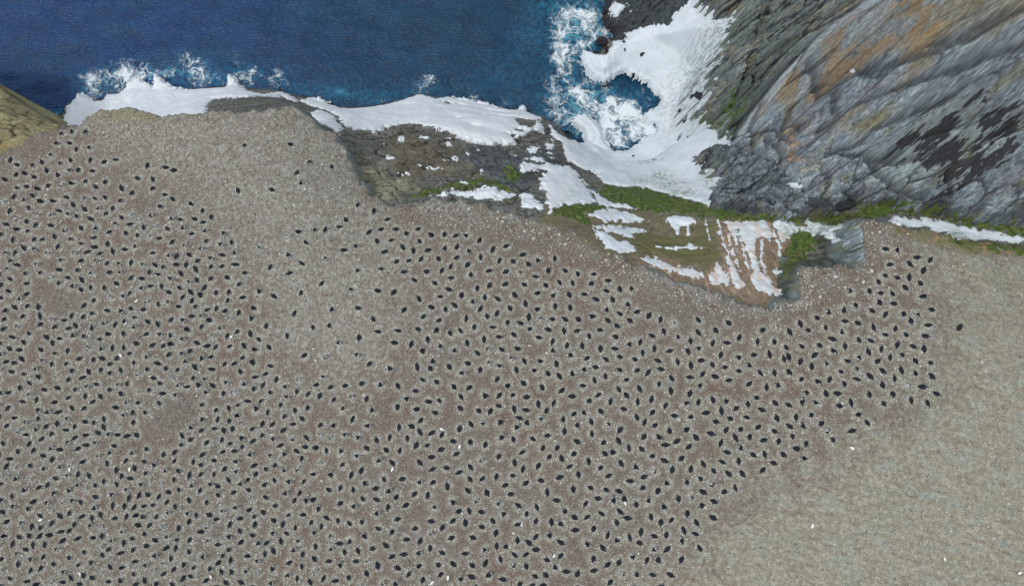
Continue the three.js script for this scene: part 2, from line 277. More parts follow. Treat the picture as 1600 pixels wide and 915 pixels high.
const ground = (x, z) => Math.max(x > -60 && x < 60 && z > -34 ? tabA(x, z) : -60, z < -2 ? tabC(x, z) : -60, x > 8 && z < -4 ? tabB(x, z) : -60);
const onGround = (px, py) => onField(px, py, (x, z) => Math.max(ground(x, z), SEA));
const zoneOn = (H, a, step = 0.25) => { const f = sdf(pairs(a).map(([u, v]) => onField(u, v, H))), b = f.box; return table(f, b[0] - 4, b[1] + 4, b[2] - 4, b[3] + 4, step); };

// ------------------------------------------------------------------ where the penguins are (pixel, pixel, axis in degrees), by crop of the survey
const crop = (ox, oy, a) => { const o = []; for (let i = 0; i + 2 < a.length; i += 3) o.push([ox + a[i] / 2.996, oy + a[i + 1] / 2.996, a[i + 2]]); return o; };
const CROP_EAST = [955, 253, 30, 1010, 265, 65, 1103, 292, 10, 1163, 300, 120, 1068, 323, 60, 975, 324, -5, 1130, 350, 110, 948, 376, 0, 1003, 386, 10, 1063, 384, 95, 1114, 411, 40, 921, 407, 75, 1046, 433, 60, 878, 450, 90, 791, 449, 10, 929, 457, 0, 982, 459, 40, 1117, 475, 0, 922, 500, 50, 993, 508, 20,
  813, 518, 90, 756, 535, 75, 688, 551, 70, 888, 540, 30, 953, 557, 120, 1035, 558, 130, 1105, 556, 45, 1167, 535, 0, 627, 573, 15, 765, 590, 20, 825, 600, 40, 1072, 590, 90, 1155, 608, 0, 552, 600, 65, 897, 620, 85, 672, 622, 100, 586, 632, 0, 441, 618, 80, 504, 641, 70, 376, 631, 150,
  997, 622, 85, 753, 645, 10, 951, 652, 10, 1047, 652, 30, 1126, 655, 25, 828, 677, 55, 886, 682, 30, 705, 673, 20, 640, 702, 20, 762, 704, 80, 703, 722, 70, 432, 685, 70, 353, 684, 85, 483, 711, 30, 559, 706, 30, 1007, 696, 100, 1085, 708, 30, 1133, 718, 85, 934, 717, 100, 872, 731, 70,
  621, 747, 140, 337, 747, 0, 409, 746, 85, 499, 758, 80, 477, 768, 80, 262, 759, 5, 828, 756, 35, 972, 755, 85, 765, 771, 35, 1026, 747, 10, 913, 778, 150, 1093, 778, 75, 1160, 784, 0, 553, 775, 105, 679, 789, 80, 606, 799, 80, 319, 800, 20, 820, 811, 160, 740, 825, 15, 940, 823, 50,
  1025, 816, 70, 1091, 832, 50, 264, 822, 10, 431, 829, 70, 502, 829, 60, 365, 830, 50, 880, 848, 55, 994, 855, 80, 1171, 849, 60, 691, 860, 110, 555, 863, 150, 629, 866, 65, 820, 861, 20, 937, 886, 70, 761, 884, 75, 1056, 889, 0, 1110, 895, 10, 314, 882, 140, 394, 896, 85, 455, 893, 50,
  1299, 617, 120, 77, 587, 65, 217, 597, 35, 158, 633, 65, 76, 643, 60, 268, 664, 110, 143, 690, 100, 38, 680, 75, 211, 691, 10, 180, 749, 115, 80, 715, 0, 27, 735, 85, 92, 774, 10, 142, 796, 80, 208, 803, 90, 40, 794, 80, 95, 838, 130, 156, 850, 30, 38, 852, 10, 220, 866, 0, 85, 888, 110];
const CROP_SOUTH_EAST = [35, 10, 100, 143, 42, 70, 20, 60, 45, 75, 57, 110, 210, 50, 60, 345, 33, 10, 434, 57, 40, 307, 67, 100, 254, 83, 140, 183, 94, 80, 112, 104, 170, 375, 92, 30, 497, 67, 25, 561, 61, 80, 587, 11, 160, 672, 12, 60, 730, 14, 10, 876, 17, 70, 985, 21, 110, 942, 60, 40,
  1070, 42, 70, 1151, 60, 80, 1180, 8, 50, 790, 55, 75, 734, 72, 5, 630, 58, 10, 533, 122, 85, 600, 116, 160, 443, 128, 65, 300, 125, 10, 222, 131, 10, 161, 147, 20, 38, 124, 160, 650, 155, 150, 502, 167, 30, 570, 171, 30, 868, 155, 70, 822, 113, 5, 798, 188, 165, 678, 190, 160,
  704, 230, 35, 580, 250, 110, 515, 217, 110, 424, 185, 45, 353, 173, 150, 271, 183, 150, 205, 182, 110, 137, 202, 20, 28, 178, 100, 65, 220, 60, 33, 261, 140, 181, 244, 110, 250, 222, 70, 314, 220, 120, 378, 233, 165, 450, 240, 120, 524, 270, 15, 213, 290, 20, 277, 274, 5, 330, 299, 30,
  386, 300, 85, 476, 303, 60, 580, 319, 10, 430, 340, 20, 264, 333, 100, 190, 336, 30, 98, 343, 60, 40, 369, 110, 147, 375, 50, 218, 390, 45, 282, 391, 60, 376, 373, 140, 83, 411, 30, 138, 440, 80, 26, 437, 60, 249, 456, 80, 195, 475, 160, 100, 476, 30, 43, 503, 40, 152, 520, 25,
  97, 536, 20, 23, 578, 110, 146, 596, 30, 66, 617, 55, 8, 655, 75, 63, 671, 20, 83, 739, 60];
const CROP_NORTH_WEST = [285, 628, 90, 333, 617, 80, 399, 612, 75, 265, 671, 15, 323, 669, 15, 354, 700, 80, 418, 693, 50, 236, 725, 30, 46, 750, 90, 77, 771, 20, 155, 775, 20, 194, 758, 70, 284, 765, 20, 330, 748, 80, 420, 748, 95, 484, 758, 140, 541, 747, 5, 72, 818, 100, 122, 816, 30, 157, 828, 30,
  217, 797, 80, 268, 819, 70, 317, 795, 100, 364, 797, 80, 430, 800, 0, 20, 840, 35, 80, 880, 20, 123, 873, 10, 182, 888, 30, 225, 868, 150, 285, 868, 100, 335, 860, 0, 397, 851, 100, 447, 875, 40, 491, 855, 70, 568, 878, 85, 688, 776, 90, 773, 783, 5, 810, 798, 155, 643, 835, 30,
  713, 838, 70, 713, 886, 85, 1147, 681, 10, 1366, 676, 160, 1448, 756, 60, 1553, 780, 80, 1390, 808, 130, 1406, 860, 150, 1558, 868, 110, 1112, 891, 70, 1270, 887, 20];
const CROP_CENTRE = [78, 44, 120, 153, 74, 100, 20, 113, 60, 216, 113, 160, 185, 159, 160, 257, 158, 10, 358, 159, 150, 306, 183, 70, 420, 185, 30, 484, 181, 110, 538, 188, 150, 38, 179, 165, 168, 218, 70, 235, 210, 160, 366, 215, 55, 646, 214, 110, 62, 238, 80, 287, 242, 55, 338, 258, 85, 408, 257, 170,
  487, 240, 170, 541, 242, 110, 597, 257, 30, 710, 253, 110, 773, 237, 155, 10, 256, 0, 320, 306, 170, 456, 298, 60, 652, 288, 85, 740, 307, 110, 592, 324, 130, 806, 310, 50, 852, 278, 170, 878, 326, 60, 918, 300, 40, 1000, 298, 90, 80, 353, 10, 403, 358, 10, 693, 353, 170, 773, 357, 160,
  836, 364, 25, 969, 350, 85, 1047, 353, 30, 1106, 367, 50, 1180, 370, 165, 1252, 400, 10, 341, 397, 30, 437, 410, 30, 515, 387, 10];
const CROP_CENTRE_MORE = [695, 420, 120, 637, 437, 100, 770, 415, 150, 856, 418, 20, 911, 381, 10, 955, 420, 40, 1023, 409, 60, 1082, 409, 60, 1168, 416, 140, 1305, 441, 80, 1358, 440, 90, 1241, 447, 20, 460, 475, 170, 502, 440, 20, 563, 470, 100, 612, 500, 160, 672, 475, 80, 735, 487, 40, 813, 468, 60, 915, 460, 160,
  998, 464, 30, 1068, 468, 70, 1137, 463, 0, 1192, 487, 20, 1270, 488, 60, 1340, 503, 85, 363, 483, 60, 420, 523, 20, 488, 536, 90, 530, 514, 40, 788, 527, 50, 863, 509, 80, 926, 529, 150, 1002, 520, 90, 1072, 528, 90, 1245, 530, 70, 1304, 554, 30, 1388, 545, 160, 1441, 562, 120, 650, 533, 120,
  730, 550, 110, 683, 567, 75, 585, 576, 90, 455, 588, 140, 387, 566, 140, 878, 568, 90, 935, 580, 80, 987, 580, 10, 1050, 582, 40, 1108, 580, 30, 1186, 566, 110, 1250, 590, 60, 1353, 588, 40, 1495, 580, 100, 1555, 600, 150, 48, 441, 30, 168, 447, 10, 247, 453, 130, 80, 528, 10, 149, 578, 60,
  170, 638, 10, 264, 634, 10, 362, 628, 30, 444, 634, 120, 513, 652, 60, 559, 636, 60, 622, 618, 100, 712, 618, 10, 778, 599, 100, 838, 598, 20, 888, 623, 150, 968, 628, 20, 1043, 634, 80, 1106, 634, 160, 1160, 657, 70, 1214, 632, 20, 1300, 615, 160, 1283, 662, 20, 1457, 658, 30, 1510, 640, 85,
  1580, 665, 10, 83, 668, 90, 247, 690, 10, 328, 695, 110, 405, 676, 80, 463, 703, 40, 530, 723, 40, 590, 693, 80, 668, 673, 85, 740, 663, 10, 810, 655, 50, 924, 665, 10, 990, 682, 110, 1056, 705, 110, 1128, 703, 80, 1213, 715, 85, 1283, 718, 10, 1350, 692, 110, 1400, 686, 100, 1466, 716, 90,
  1540, 728, 165, 70, 745, 10, 135, 787, 150, 382, 737, 80, 427, 769, 20, 637, 737, 40, 688, 721, 20, 755, 725, 40, 827, 718, 20, 990, 725, 20, 1080, 752, 75, 1150, 763, 140, 1241, 770, 50, 1303, 756, 10, 1373, 767, 30, 1411, 735, 85, 1485, 776, 30, 1575, 778, 75, 505, 802, 60, 797, 764, 20,
  857, 776, 60, 940, 776, 40, 1008, 790, 80, 355, 802, 80, 418, 812, 60, 558, 832, 10, 590, 786, 20, 692, 786, 10, 650, 818, 100, 737, 795, 20, 820, 816, 70, 907, 818, 150, 965, 832, 50, 1020, 845, 50, 1080, 828, 85, 1139, 810, 110, 1190, 804, 10, 1303, 816, 20, 1385, 820, 150, 1498, 814, 20];
const onA = (px, py) => onField(px, py, (x, z) => tabA(x, z) + 0.08);
let spots = [...crop(1066, 305, CROP_EAST), ...crop(1066, 610, CROP_SOUTH_EAST), ...crop(0, 0, CROP_NORTH_WEST), ...crop(533, 305, CROP_CENTRE)].map((s) => [...s, 1]);
const NEAR = 300; // the ones that show largest
spots = [...spots, ...crop(533, 305, CROP_CENTRE_MORE).map((s) => [...s, 1])];
const inPoly = (poly) => (x, y) => { let c = false; for (let i = 0, j = poly.length - 1; i < poly.length; j = i++) if ((poly[i][1] > y) !== (poly[j][1] > y) && x < (poly[j][0] - poly[i][0]) * (y - poly[i][1]) / (poly[j][1] - poly[i][1]) + poly[i][0]) c = !c; return c; };
const colonyArea = inPoly(pairs([-60, 300, 0, 296, 180, 300, 240, 300, 300, 312, 340, 345, 390, 380, 470, 360, 590, 345, 650, 352, 720, 362, 790, 378, 860, 398, 950, 428, 1010, 455, 1066, 495, 1068, 930, 1020, 930, 1010, 1000, -60, 1000]));
const sparseArea = inPoly(pairs([345, 330, 400, 375, 560, 350, 620, 420, 640, 440, 642, 600, 600, 640, 540, 600, 440, 590, 400, 520, 385, 440]));
const barePatches = [[250, 672, 34], [95, 470, 26], [62, 455, 20], [220, 318, 20], [290, 640, 26], [700, 655, 22], [900, 870, 24], [655, 800, 22], [505, 640, 20], [640, 560, 30], [600, 660, 24], [545, 560, 30], [40, 640, 14], [800, 700, 12], [960, 640, 12]];
{
  const r = rng(77), cell = 20, bins = new Map(), key = (x, y) => (Math.floor(x / cell) + 200) * 1000 + Math.floor(y / cell) + 200;
  const add = (s) => { const k = key(s[0], s[1]); if (!bins.has(k)) bins.set(k, []); bins.get(k).push(s); };
  spots.forEach(add);
  const clear = (x, y, d) => { for (let i = -2; i <= 2; i++) for (let j = -2; j <= 2; j++) for (const s of bins.get(key(x + i * cell, y + j * cell)) ?? []) if (Math.hypot(s[0] - x, s[1] - y) < d) return false; return true; };
  const inCentre = inPoly(pairs([640, 430, 1066, 430, 1066, 574, 640, 574]));
  for (let k = 0; k < 90000; k++) {
    const x = -40 + r() * 1110, y = 285 + r() * 660;
    if (!colonyArea(x, y) || inCentre(x, y)) continue;
    if (barePatches.some((b) => Math.hypot((x - b[0]), (y - b[1])) < b[2])) continue;
    const s0 = sparseArea(x, y) ? 30 : lerp(15.2, 18.8, sst(330, 640, x)), s = s0 * (1 + 0.2 * n2(x * 0.02, y * 0.02) + 0.14 * (r() - 0.5));
    if (!clear(x, y, s)) continue;
    const sp = [x, y, Math.floor(r() * 180), 0]; spots.push(sp); add(sp);
  }
}
const colonyRnd = rng(401);
const penguins = spots.map(([px, py, deg, hand]) => {
  const [x, z] = onA(px, py), flip = colonyRnd() < 0.5 ? 0 : 180, stand = colonyRnd() < (px < 560 ? 0.34 : 0.16), face = stand && colonyRnd() < 0.65 ? Math.atan2(620 - py, 800 - px) * 180 / Math.PI + (colonyRnd() - 0.5) * 110 : null;
  return { px, py, x, z, head: face ?? deg + flip, stand, size: (px < 560 ? 0.86 : 0.93) + 0.2 * colonyRnd(), u: colonyRnd(), v: colonyRnd() };
});
// keep birds off each other where surveyed places fall together
const NEST = new Map();
for (const p of penguins) { const k = Math.floor(p.x / 1.2) * 4096 + Math.floor(p.z / 1.2); if (!NEST.has(k)) NEST.set(k, []); NEST.get(k).push(p); }
function nestDist(x, z) { let d = 9; const i = Math.floor(x / 1.2), j = Math.floor(z / 1.2); for (let a = -1; a <= 1; a++) for (let b = -1; b <= 1; b++) for (const p of NEST.get((i + a) * 4096 + j + b) ?? []) { const e = Math.hypot(p.x - x, p.z - z); if (e < d) d = e; } return d; }

// ------------------------------------------------------------------ zones on the plateau
const Z = (a, step) => zoneOn(TA, a, step);
const zBare = Z([1460, 385, 1480, 470, 1478, 600, 1440, 650, 1345, 690, 1290, 740, 1200, 775, 1130, 830, 1095, 880, 1020, 925, 980, 1100, 2200, 1100, 2200, 380, 1600, 378], 0.5);
const zDome = Z([130, 190, 170, 150, 470, 150, 560, 230, 600, 330, 620, 420, 600, 560, 520, 590, 440, 560, 400, 420, 345, 330, 290, 285, 190, 250], 0.5);
const zRim = Z([590, 300, 700, 300, 860, 340, 1000, 405, 1110, 445, 1200, 475, 1250, 460, 1250, 405, 1350, 405, 1345, 330, 1380, 335, 1400, 360, 1360, 430, 1280, 465, 1200, 505, 1080, 480, 980, 440, 880, 385, 780, 360, 650, 345], 0.4);
const zMossy = Z([1370, 335, 1420, 345, 1490, 360, 1600, 375, 1700, 390, 1700, 415, 1600, 402, 1530, 402, 1470, 388, 1400, 366], 0.3);
const zTan = Z([140, 178, 160, 160, 215, 165, 250, 178, 235, 195, 200, 190, 175, 196], 0.25);
const zCleft = Z([1236, 470, 1250, 425, 1262, 415, 1300, 413, 1322, 412, 1322, 380, 1326, 350, 1280, 345, 1225, 430], 0.25);
const slabs = [[655, 309, 728, 309, 735, 326, 700, 330, 655, 326], [780, 332, 815, 332, 822, 346, 790, 350], [880, 358, 900, 366, 925, 372, 945, 392, 920, 385], [1005, 418, 1060, 440, 1105, 455, 1130, 470, 1090, 465, 1030, 440], [1120, 455, 1180, 478, 1200, 492, 1180, 492, 1140, 470]].map((a) => Z(a, 0.15));
const boxA = [-52, 52, -32, 20];
const mapA = planMap(2048, 1024, boxA, (x, z, o) => {
  const d = dA(x, z), f1 = fbm(x * 0.35, z * 0.35, 4), f2 = fbm(x * 1.7 + 5, z * 1.7, 3, n2b), f3 = n2(x * 7.3, z * 7.3), f4 = n2b(x * 3.6, z * 3.6);
  const red = sst(-0.3, 0.55, 0.7 * f1 + 0.5 * f2 + 0.15 * f4), wide = fbm(x * 0.06 + 11, z * 0.08, 3);
  const f5 = n2(x * 14, z * 14), f6 = n2b(x * 9.5, z * 9.5);
  o[0] = 0.185; o[1] = 0.15; o[2] = 0.122;
  mix3(o, 0.14, 0.103, 0.086, red * 0.75); mix3(o, 0.165, 0.15, 0.135, sst(0, 0.5, wide) * 0.6); mix3(o, 0.16, 0.098, 0.075, sst(0.1, 0.5, -wide + 0.3 * f1) * 0.5);
  mix3(o, 0.27, 0.24, 0.188, sst(0.08, 0.55, f4 * 0.5 + f2 * 0.5 + f6 * 0.4) * 0.7);
  const dome = sst(-3.2, 2.4, zDome(x, z) + f1 * 3 + f2);
  if (dome > 0) { const c = [0.262, 0.243, 0.205]; mix3(c, 0.325, 0.325, 0.285, sst(-0.1, 0.5, f2 + 0.5 * f1)); mix3(c, 0.2, 0.165, 0.13, sst(0.1, 0.6, f1 - 0.3 * f2) * 0.7); mix3(c, 0.35, 0.35, 0.315, sst(0.1, 0.5, fbm(x * 0.25 - z * 0.1, z * 0.8 + x * 0.2, 3) + 0.3 * f4) * 0.6); mix3(o, c[0], c[1], c[2], dome * 0.9); }
  const bare = sst(-4, 3, zBare(x, z) + f1 * 3.5 + f2 * 1.5);
  if (bare > 0) {
    const c = [0.305, 0.285, 0.22], s = fbm(x * 0.22 + z * 0.45, (z * 0.92 - x * 0.3) * 1.5, 4), t = fbm((x + z * 0.3) * 0.55 + f2 * 0.3, (z - x * 0.28) * 2.4, 4, n2b), cz = vein(n2((x + z * 0.3) * 0.16, (z - x * 0.26) * 0.75 + 0.25 * f1), 0.075);
    mix3(c, 0.25, 0.205, 0.155, sst(0.05, 0.5, s) * 0.75); mix3(c, 0.29, 0.315, 0.285, sst(0.0, 0.55, f1 * 0.8 - s * 0.4) * 0.7);
    mix3(c, 0.18, 0.172, 0.13, sst(0.2, 0.6, t) * 0.45); mix3(c, 0.24, 0.265, 0.18, sst(0.1, 0.6, fbm(x * 0.12 + 60, z * 0.2, 3)) * 0.5); mix3(c, 0.42, 0.41, 0.34, sst(0.1, 0.6, f2 * 0.7 - t * 0.3 + f6 * 0.4) * 0.6); mix3(c, 0.15, 0.15, 0.12, Math.max(cz * 0.9, vein(n2(x * 0.9 + z * 0.5 + f2, z * 1.6 - x * 0.5), 0.08) * sst(0, 0.4, f1 + f4 * 0.4)) * 0.62);
    mix3(o, c[0], c[1], c[2], bare);
  }
  const rim = sst(-0.6, 0.8, zRim(x, z) + f1);
  if (rim > 0) { const c = [0.21, 0.192, 0.165]; mix3(c, 0.29, 0.285, 0.265, sst(0, 0.5, f4)); mix3(c, 0.185, 0.14, 0.105, sst(0.0, 0.4, -f1)); mix3(o, c[0], c[1], c[2], rim * 0.8); }
  const nd = nestDist(x, z);
  if (nd < 1 && bare < 0.7) { mix3(o, 0.32, 0.31, 0.25, sst(0.62, 0.25, nd + 0.24 * f2 + 0.16 * f3) * 0.65); mix3(o, 0.5, 0.535, 0.5, sst(0.46, 0.26, nd + 0.2 * f4 + 0.18 * f6) * sst(-0.25, 0.35, f3 + 0.5 * f5) * 0.8); }
  let slab = -9; for (const s of slabs) slab = Math.max(slab, s(x, z));
  if (slab > -0.6) mix3(o, 0.27 + 0.05 * f2, 0.28 + 0.05 * f2, 0.265 + 0.05 * f2, sst(-0.15, 0.35, slab + 0.5 * f2 + 0.25 * f1) * 0.9);
  const tan = zTan(x, z); if (tan > -1) mix3(o, 0.26 + 0.05 * f2, 0.235 + 0.05 * f2, 0.155 + 0.03 * f2, sst(-0.3, 0.5, tan + 0.4 * f1));
  const mo = zMossy(x, z); if (mo > -1) { mix3(o, 0.2, 0.185, 0.085, sst(-0.2, 0.5, mo + f1 * 0.8 - 0.2) * 0.85); mix3(o, 0.1, 0.12, 0.025, sst(0.1, 0.5, f2 + 0.4 * f1) * sst(-0.2, 0.4, mo) * 0.7); mix3(o, 0.32, 0.2, 0.08, sst(0.35, 0.6, f2 - f1) * sst(0, 0.4, mo)); }
  const k = 1 + 0.2 * f3 + 0.22 * f2 + 0.14 * f4 + 0.26 * f5 + 0.22 * f6; o[0] *= k; o[1] *= k; o[2] *= k;
  // bare grey rock where the plateau breaks off
  if (d < 0.5) { const q = fbm(x * 1.2, z * 1.2, 4), e = sst(0.35, -0.35, d + 0.3 * f2); mix3(o, 0.16 + 0.13 * q, 0.2 + 0.14 * q, 0.215 + 0.14 * q, e); mix3(o, 0.2, 0.2, 0.11, e * sst(0.1, 0.5, n2b(x * 0.7, z * 0.7)) * 0.6); const cl = zCleft(x, z); if (cl > -0.5) { mix3(o, 0.055 + 0.05 * q, 0.065 + 0.05 * q, 0.05 + 0.05 * q, e * sst(-0.3, 0.2, cl) * 0.85); mix3(o, 0.2, 0.21, 0.12, e * sst(-0.2, 0.3, cl) * vein(n2(x * 0.4, z * 1.6), 0.16) * 0.7); } }
});
const bumpStone = greyTile(512, (u, v) => 0.5 + 0.28 * fbm(u * 22, v * 22, 4) + 0.22 * n2b(u * 60, v * 60), 16, 8);
const xsA = farAxis(-46, 46, 0.14, -84, 84), zsA = farAxis(-31, 13, 0.14, -34, 69);
const groundMat = new THREE.MeshStandardMaterial({ map: mapA, bumpMap: bumpStone, bumpScale: 0.1, roughness: 0.95 });
const colonyGround = put('ground', relief(xsA, zsA, hA, boxA, (h) => h > -34), groundMat);
tag(colonyGround, 'grey brown stony plateau under the penguin colony, bare towards the lower right corner', null, null, 'structure');

// ------------------------------------------------------------------ lower shore
const zG = (a) => zoneOn(rawC, a, 0.2);
const zShelfBrown = zG([590, 215, 620, 205, 700, 215, 720, 225, 735, 250, 745, 270, 700, 280, 640, 275, 590, 270, 600, 240]);
const zShelfPale = zG([560, 268, 600, 268, 650, 285, 660, 296, 620, 312, 580, 310]);
const zSlope = zG([840, 345, 850, 322, 940, 318, 1000, 326, 1120, 340, 1270, 340, 1300, 350, 1260, 400, 1240, 470, 1200, 495, 1100, 470, 1000, 430, 920, 390]);
const zPink = zG([1115, 345, 1200, 342, 1240, 360, 1225, 400, 1235, 465, 1200, 480, 1120, 462, 1060, 440, 1000, 420, 990, 400, 1040, 402, 1100, 422, 1130, 410]);
const zOlive = zG([990, 360, 1050, 366, 1085, 366, 1120, 348, 1115, 385, 1130, 400, 1100, 418, 1040, 402, 1000, 395, 985, 378]);
const zSlate = zG([760, 215, 800, 240, 860, 225, 880, 240, 880, 260, 840, 262, 830, 300, 850, 315, 810, 300, 770, 282, 745, 262, 720, 240]);
const boxC = [-60, 60, -62, -4];
const mapC = planMap(2048, 1024, boxC, (x, z, o) => {
  const f1 = fbm(x * 0.4, z * 0.4, 4), f2 = fbm(x * 1.5, z * 2.6, 4, n2b), f3 = n2(x * 6, z * 8), q = z * 1.25 + x * 0.32 + 1.1 * fbm(x * 0.15, z * 0.15, 2), lay = n2(q * 1.6, x * 0.12);
  const f5 = n2b(x * 11, z * 11), f4 = fbm(x * 2.6, z * 3.4, 3);
  o[0] = 0.125; o[1] = 0.128; o[2] = 0.112;
  mix3(o, 0.215, 0.215, 0.195, sst(-0.1, 0.5, f2 * 0.7 + f4 * 0.5)); mix3(o, 0.05, 0.053, 0.05, sst(0.15, 0.55, lay * 0.5 - f2 * 0.6 + f4 * 0.3) * 0.8);
  mix3(o, 0.13, 0.12, 0.055, sst(0.1, 0.5, f1) * 0.55);
  const wu = x * 0.17 + 0.5 * n2(x * 0.2, z * 0.2), B1 = blocks(wu, q * 0.62 + 0.3 * n2b(x * 0.3, z * 0.3)), j1 = sst(0.07, 0, B1[0]), t1 = B1[2], B2 = blocks(wu * 2.7 + 9, q * 1.9 + 0.2 * n2(x, z)), j2 = sst(0.09, 0, B2[0]), t2 = B2[2];
  const vn = Math.max(vein(n2b(x * 0.22 + z * 0.1, q * 0.8), 0.05), vein(n2(x * 0.5 - z * 0.3, z * 0.12), 0.05));
  const sb = zShelfBrown(x, z); if (sb > -1) mix3(o, 0.13 + 0.09 * f4, 0.11 + 0.08 * f4, 0.078 + 0.06 * f4, sst(-0.8, 1.2, sb + f1 * 2.4 + f2) * 0.75);
  const sp = zShelfPale(x, z); if (sp > -1) mix3(o, 0.25 + 0.1 * f2, 0.245 + 0.1 * f2, 0.16 + 0.07 * f2, sst(-0.3, 0.6, sp + f1) * 0.8);
  const sl = zSlate(x, z); if (sl > -1) mix3(o, 0.085 + 0.06 * f2, 0.1 + 0.06 * f2, 0.11 + 0.06 * f2, sst(-0.4, 0.6, sl + f1 * 0.8) * 0.85);
  const so = zSlope(x, z); if (so > -1) { mix3(o, 0.17 + 0.05 * f2, 0.15 + 0.05 * f2, 0.085 + 0.03 * f2, sst(-0.4, 0.5, so + f1) * 0.9); mix3(o, 0.12, 0.09, 0.065, sst(0.2, 0.6, f2 + f1) * sst(-0.4, 0.5, so) * 0.7); }
  const ol = zOlive(x, z); if (ol > -1) mix3(o, 0.135, 0.135, 0.05, sst(-0.3, 0.4, ol + f1 * 0.7) * 0.8);
  const pk = zPink(x, z); if (pk > -1) { mix3(o, 0.255 + 0.1 * f2, 0.185 + 0.09 * f2, 0.13 + 0.08 * f2, sst(-0.4, 0.5, pk + f1) * 0.8); mix3(o, 0.43, 0.31, 0.25, sst(0.25, 0.6, n2(x * 1.6 - z * 0.4, z * 0.3)) * sst(-0.3, 0.5, pk) * 0.55); }
  if (x > 5 && z < -20) { const n = darkShoreT(x, z); if (n > -1.5) mix3(o, 0.052 + 0.05 * f2 + 0.02 * f3, 0.064 + 0.05 * f2 + 0.02 * f3, 0.07 + 0.05 * f2 + 0.02 * f3, sst(-1.2, -0.3, n)); }
  mix3(o, 0.035, 0.037, 0.036, vn * 0.75 * sst(-0.4, 0.2, f1));
  const soft = sst(-0.5, 0.6, so), k = (1 + 0.2 * f3 + 0.2 * f5) * (1 + (0.35 * (t1 - 0.5) + 0.3 * (t2 - 0.5)) * (1 - 0.8 * soft)) * (1 - (0.6 * j1 + 0.35 * j2) * (1 - 0.8 * soft)); o[0] *= k; o[1] *= k; o[2] *= k;
  const w = dW(x, z); if (w > -1.2) mix3(o, 0.03, 0.027, 0.03, sst(-0.9, -0.2, w)); // wet, weed-dark tide line
});
const bumpRock = greyTile(512, (u, v) => 0.5 + 0.4 * fbm(u * 16, v * 30, 5), 14, 7);
const shore = put('rocky_shore', relief(axis(-57, 58, 0.15), axis(-62, -6, 0.15), hC, boxC, (h, x, z) => h > -34 && dA0(x, z) < 3.5), new THREE.MeshStandardMaterial({ map: mapC, bumpMap: bumpRock, bumpScale: 0.12, roughness: 0.85 }));
tag(shore, 'layered grey and brown rock ledge and gully between the plateau and the sea', null, null, 'structure');

// ------------------------------------------------------------------ the cliff across the gully
const zB = (a) => zoneOn(TB, a, 0.2);
const zOrange = zB([1262, 100, 1290, 62, 1340, 30, 1380, 0, 1400, -40, 1500, -40, 1480, 10, 1470, 50, 1440, 75, 1390, 92, 1350, 112, 1316, 130, 1290, 145]);
const zOrange2 = zB([1200, 155, 1230, 125, 1250, 108, 1275, 140, 1268, 175, 1245, 190, 1215, 180]);
const zOrangeFoot = zB([1266, 112, 1300, 92, 1350, 84, 1400, 66, 1440, 52, 1472, 42, 1482, 62, 1440, 80, 1390, 97, 1350, 116, 1316, 135, 1286, 150]);
const zTongue = zB([1092, 234, 1150, 224, 1200, 258, 1245, 286, 1255, 320, 1130, 326, 1100, 315, 1132, 275]);
const zOlive2 = zB([1318, 208, 1335, 195, 1380, 172, 1425, 160, 1430, 168, 1400, 186, 1360, 206, 1325, 222]);
const zRust = zB([1222, 228, 1238, 205, 1246, 212, 1242, 240, 1246, 255, 1236, 252]);
const zBrown = zB([1400, 70, 1440, 0, 1500, -40, 1650, -60, 1650, 10, 1590, 25, 1540, 40, 1480, 50, 1450, 40]);
const zLichen = zB([1395, 235, 1440, 205, 1475, 178, 1510, 170, 1520, 180, 1560, 182, 1588, 195, 1590, 225, 1585, 250, 1560, 262, 1510, 290, 1480, 300, 1470, 268, 1420, 255]);
const zLichenGap = zB([1500, 180, 1515, 182, 1512, 225, 1516, 250, 1505, 256, 1500, 225]);
const zPaleB = zB([1355, 245, 1375, 220, 1420, 195, 1480, 165, 1520, 172, 1480, 180, 1440, 205, 1395, 235, 1420, 262, 1470, 280, 1450, 300, 1400, 290, 1360, 268]);
const zDarkFoot = zB([1100, 312, 1130, 318, 1200, 324, 1260, 318, 1330, 300, 1400, 302, 1480, 312, 1560, 325, 1620, 318, 1640, 350, 1540, 345, 1450, 332, 1400, 322, 1335, 326, 1290, 338, 1200, 336, 1110, 328]);
const boxB = [10, 62, -62, -6];
